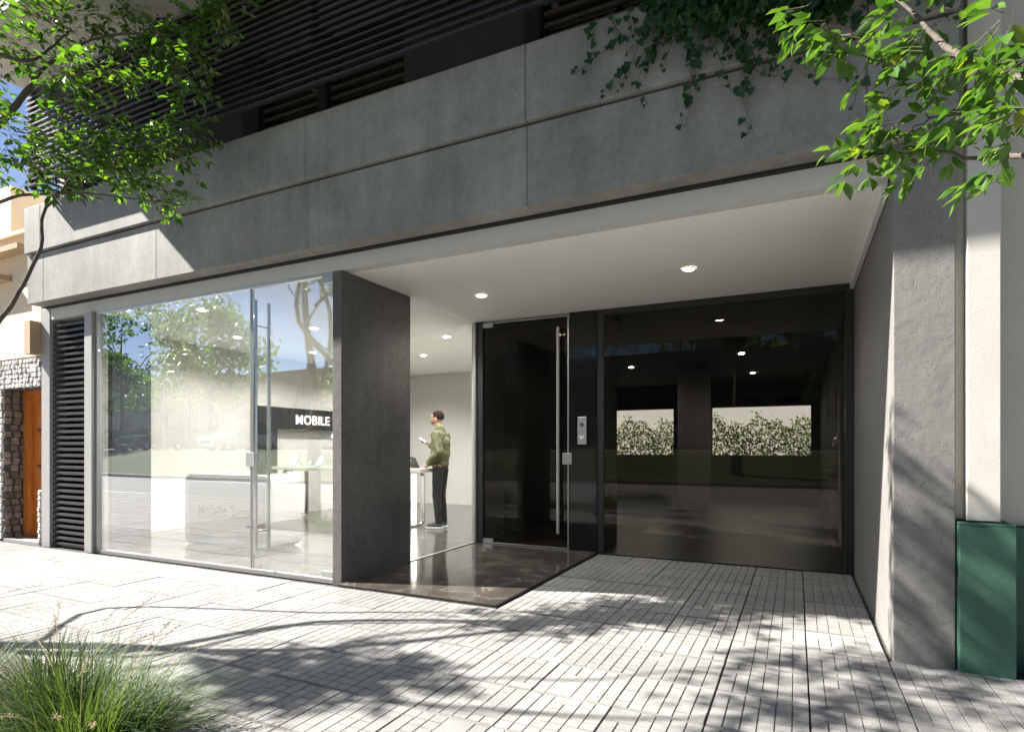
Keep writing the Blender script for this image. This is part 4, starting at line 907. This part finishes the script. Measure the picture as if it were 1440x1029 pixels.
def car(loc, rz, col, label, kind='hatch'):
    t = thing('parked_car', label, 'car', loc, rz, 'cars parked across the road'); pm = P('car_paint', col, .3, .2, coat=1)
    H = 1.48 if kind == 'hatch' else (1.72 if kind == 'suv' else 1.42); L = 4.2 if kind != 'van' else 4.6
    # stations: x, belt z, half width, roof z, roof half width
    st = [(-.5*L, .62, .70, .64, .62), (-.485*L, .86, .80, .90, .66), (-.42*L, .95, .86, 1.02 if kind != 'sedan' else .99, .70), (-.33*L, .97, .88, H*.93 if kind != 'sedan' else 1.06, .62), (-.2*L, .96, .89, H*.99, .62), (0, .95, .89, H, .63), (.12*L, .94, .89, H*.96, .61), (.27*L, .93, .88, .99, .72), (.38*L, .86, .87, .90, .74), (.47*L, .74, .82, .78, .70), (.5*L, .55, .72, .58, .62)]
    b = LMB(); rows = []; body_f = []; gl_f = []
    for x, bz, hw, rz_, rw in st:
        pr_ = [(hw*.86, .24), (hw, .36), (hw*1.02, .58 if bz > .6 else bz*.9), (hw*.985, bz), (rw, rz_), (rw*.5, rz_+.025)]
        row = [(x, y, z_) for y, z_ in pr_]+[(x, 0, rz_+.03)]+[(x, -y, z_) for y, z_ in reversed(pr_)]; rows.append(row)
    n = len(rows[0]); vs = [v for r in rows for v in r]
    for i in range(len(rows)-1):
        for k in range(n-1):
            f = (i*n+k, (i+1)*n+k, (i+1)*n+k+1, i*n+k+1)
            hi = max(rows[i][6][2], rows[i+1][6][2]); lo = min(rows[i][6][2], rows[i+1][6][2])
            side = k in (3, n-5); top = k in (4, 5, n-6, n-7)
            if (side and lo > 1.08) or (top and hi-lo > .22 and hi > 1.2): gl_f.append(f)
            else: body_f.append(f)
    body_f += [tuple(range(n))[::-1], tuple(range((len(rows)-1)*n, len(rows)*n))]
    b.add(vs, body_f); bo = b.build('body', pm, t, smooth=True); e = bo.modifiers.new('bev', 'BEVEL'); e.width = .03; e.segments = 2; e.limit_method = 'ANGLE'
    b = LMB(); b.add([(x, y*.995, z_) for x, y, z_ in vs], gl_f); b.build('window', carglass, t)
    for x in (-.31*L, .31*L):
        for s in (-1, 1):
            b = LMB(); b.tube([(x, s*.70, .32), (x, s*.88, .32)], .32, 20); wo = b.build('wheel', tyre, t, bevel=.02); b = LMB(); b.tube([(x, s*.87, .32), (x, s*.89, .32)], .2, 12); ro = b.build('rim', M['alu'], wo)
    for s in (-1, 1):
        b = LMB(); b.box(.44*L, .485*L, s*.66-.14, s*.66+.14, .62, .74); b.build('headlight', hl, t, bevel=.02)
        b = LMB(); b.box(.13*L, .17*L, s*.98-.08, s*.98+.08, .93, 1.05); b.build('mirror', pm, t, bevel=.03)
    b = LMB(); b.box(.487*L, .503*L, -.42, .42, .42, .62); b.build('grille', M['darkmetal'], t, bevel=.01)
    b = LMB(); b.box(.50*L, .51*L, -.2, .2, .34, .43); b.build('number_plate', M['white'], t)
Z = 1.05
WH = (.6, .6, .6)
car((-29.3, -15.6, Z), math.radians(95), WH, 'white sport utility car facing the lawn, mirrored in the middle of the shop window', 'suv')
car((-38.6, -16.3, Z), math.radians(75), (.03, .03, .035), 'dark car mirrored at the left end of the shop window', 'hatch')
car((-43.2, -16.3, Z), math.radians(80), (.02, .02, .02), 'black car beside the dark car, mirrored at the window edge', 'hatch')
car((-34.6, -19, Z), math.radians(20), (.25, .25, .26), 'silver sedan behind the lamp post, mirrored in the shop window', 'sedan')
car((-33.5, -28, Z), math.radians(10), WH, 'white sedan in the back row of the car park', 'sedan')
car((-27.5, -26, Z), math.radians(12), WH, 'white hatchback in the back row of the car park', 'hatch')
car((-22, -27, Z), math.radians(5), (.12, .13, .16), 'dark blue car in the back row before the low building', 'hatch')
car((3.5, -14.8, Z), math.radians(180), WH, 'white car mirrored at the right side of the driveway window', 'hatch')
car((-4.5, -16, Z), math.radians(172), (.1, .1, .11), 'grey car mirrored in the driveway window', 'sedan')
car((-15, -16, Z), math.radians(175), (.14, .14, .15), 'grey hatchback mirrored in the side window', 'hatch')
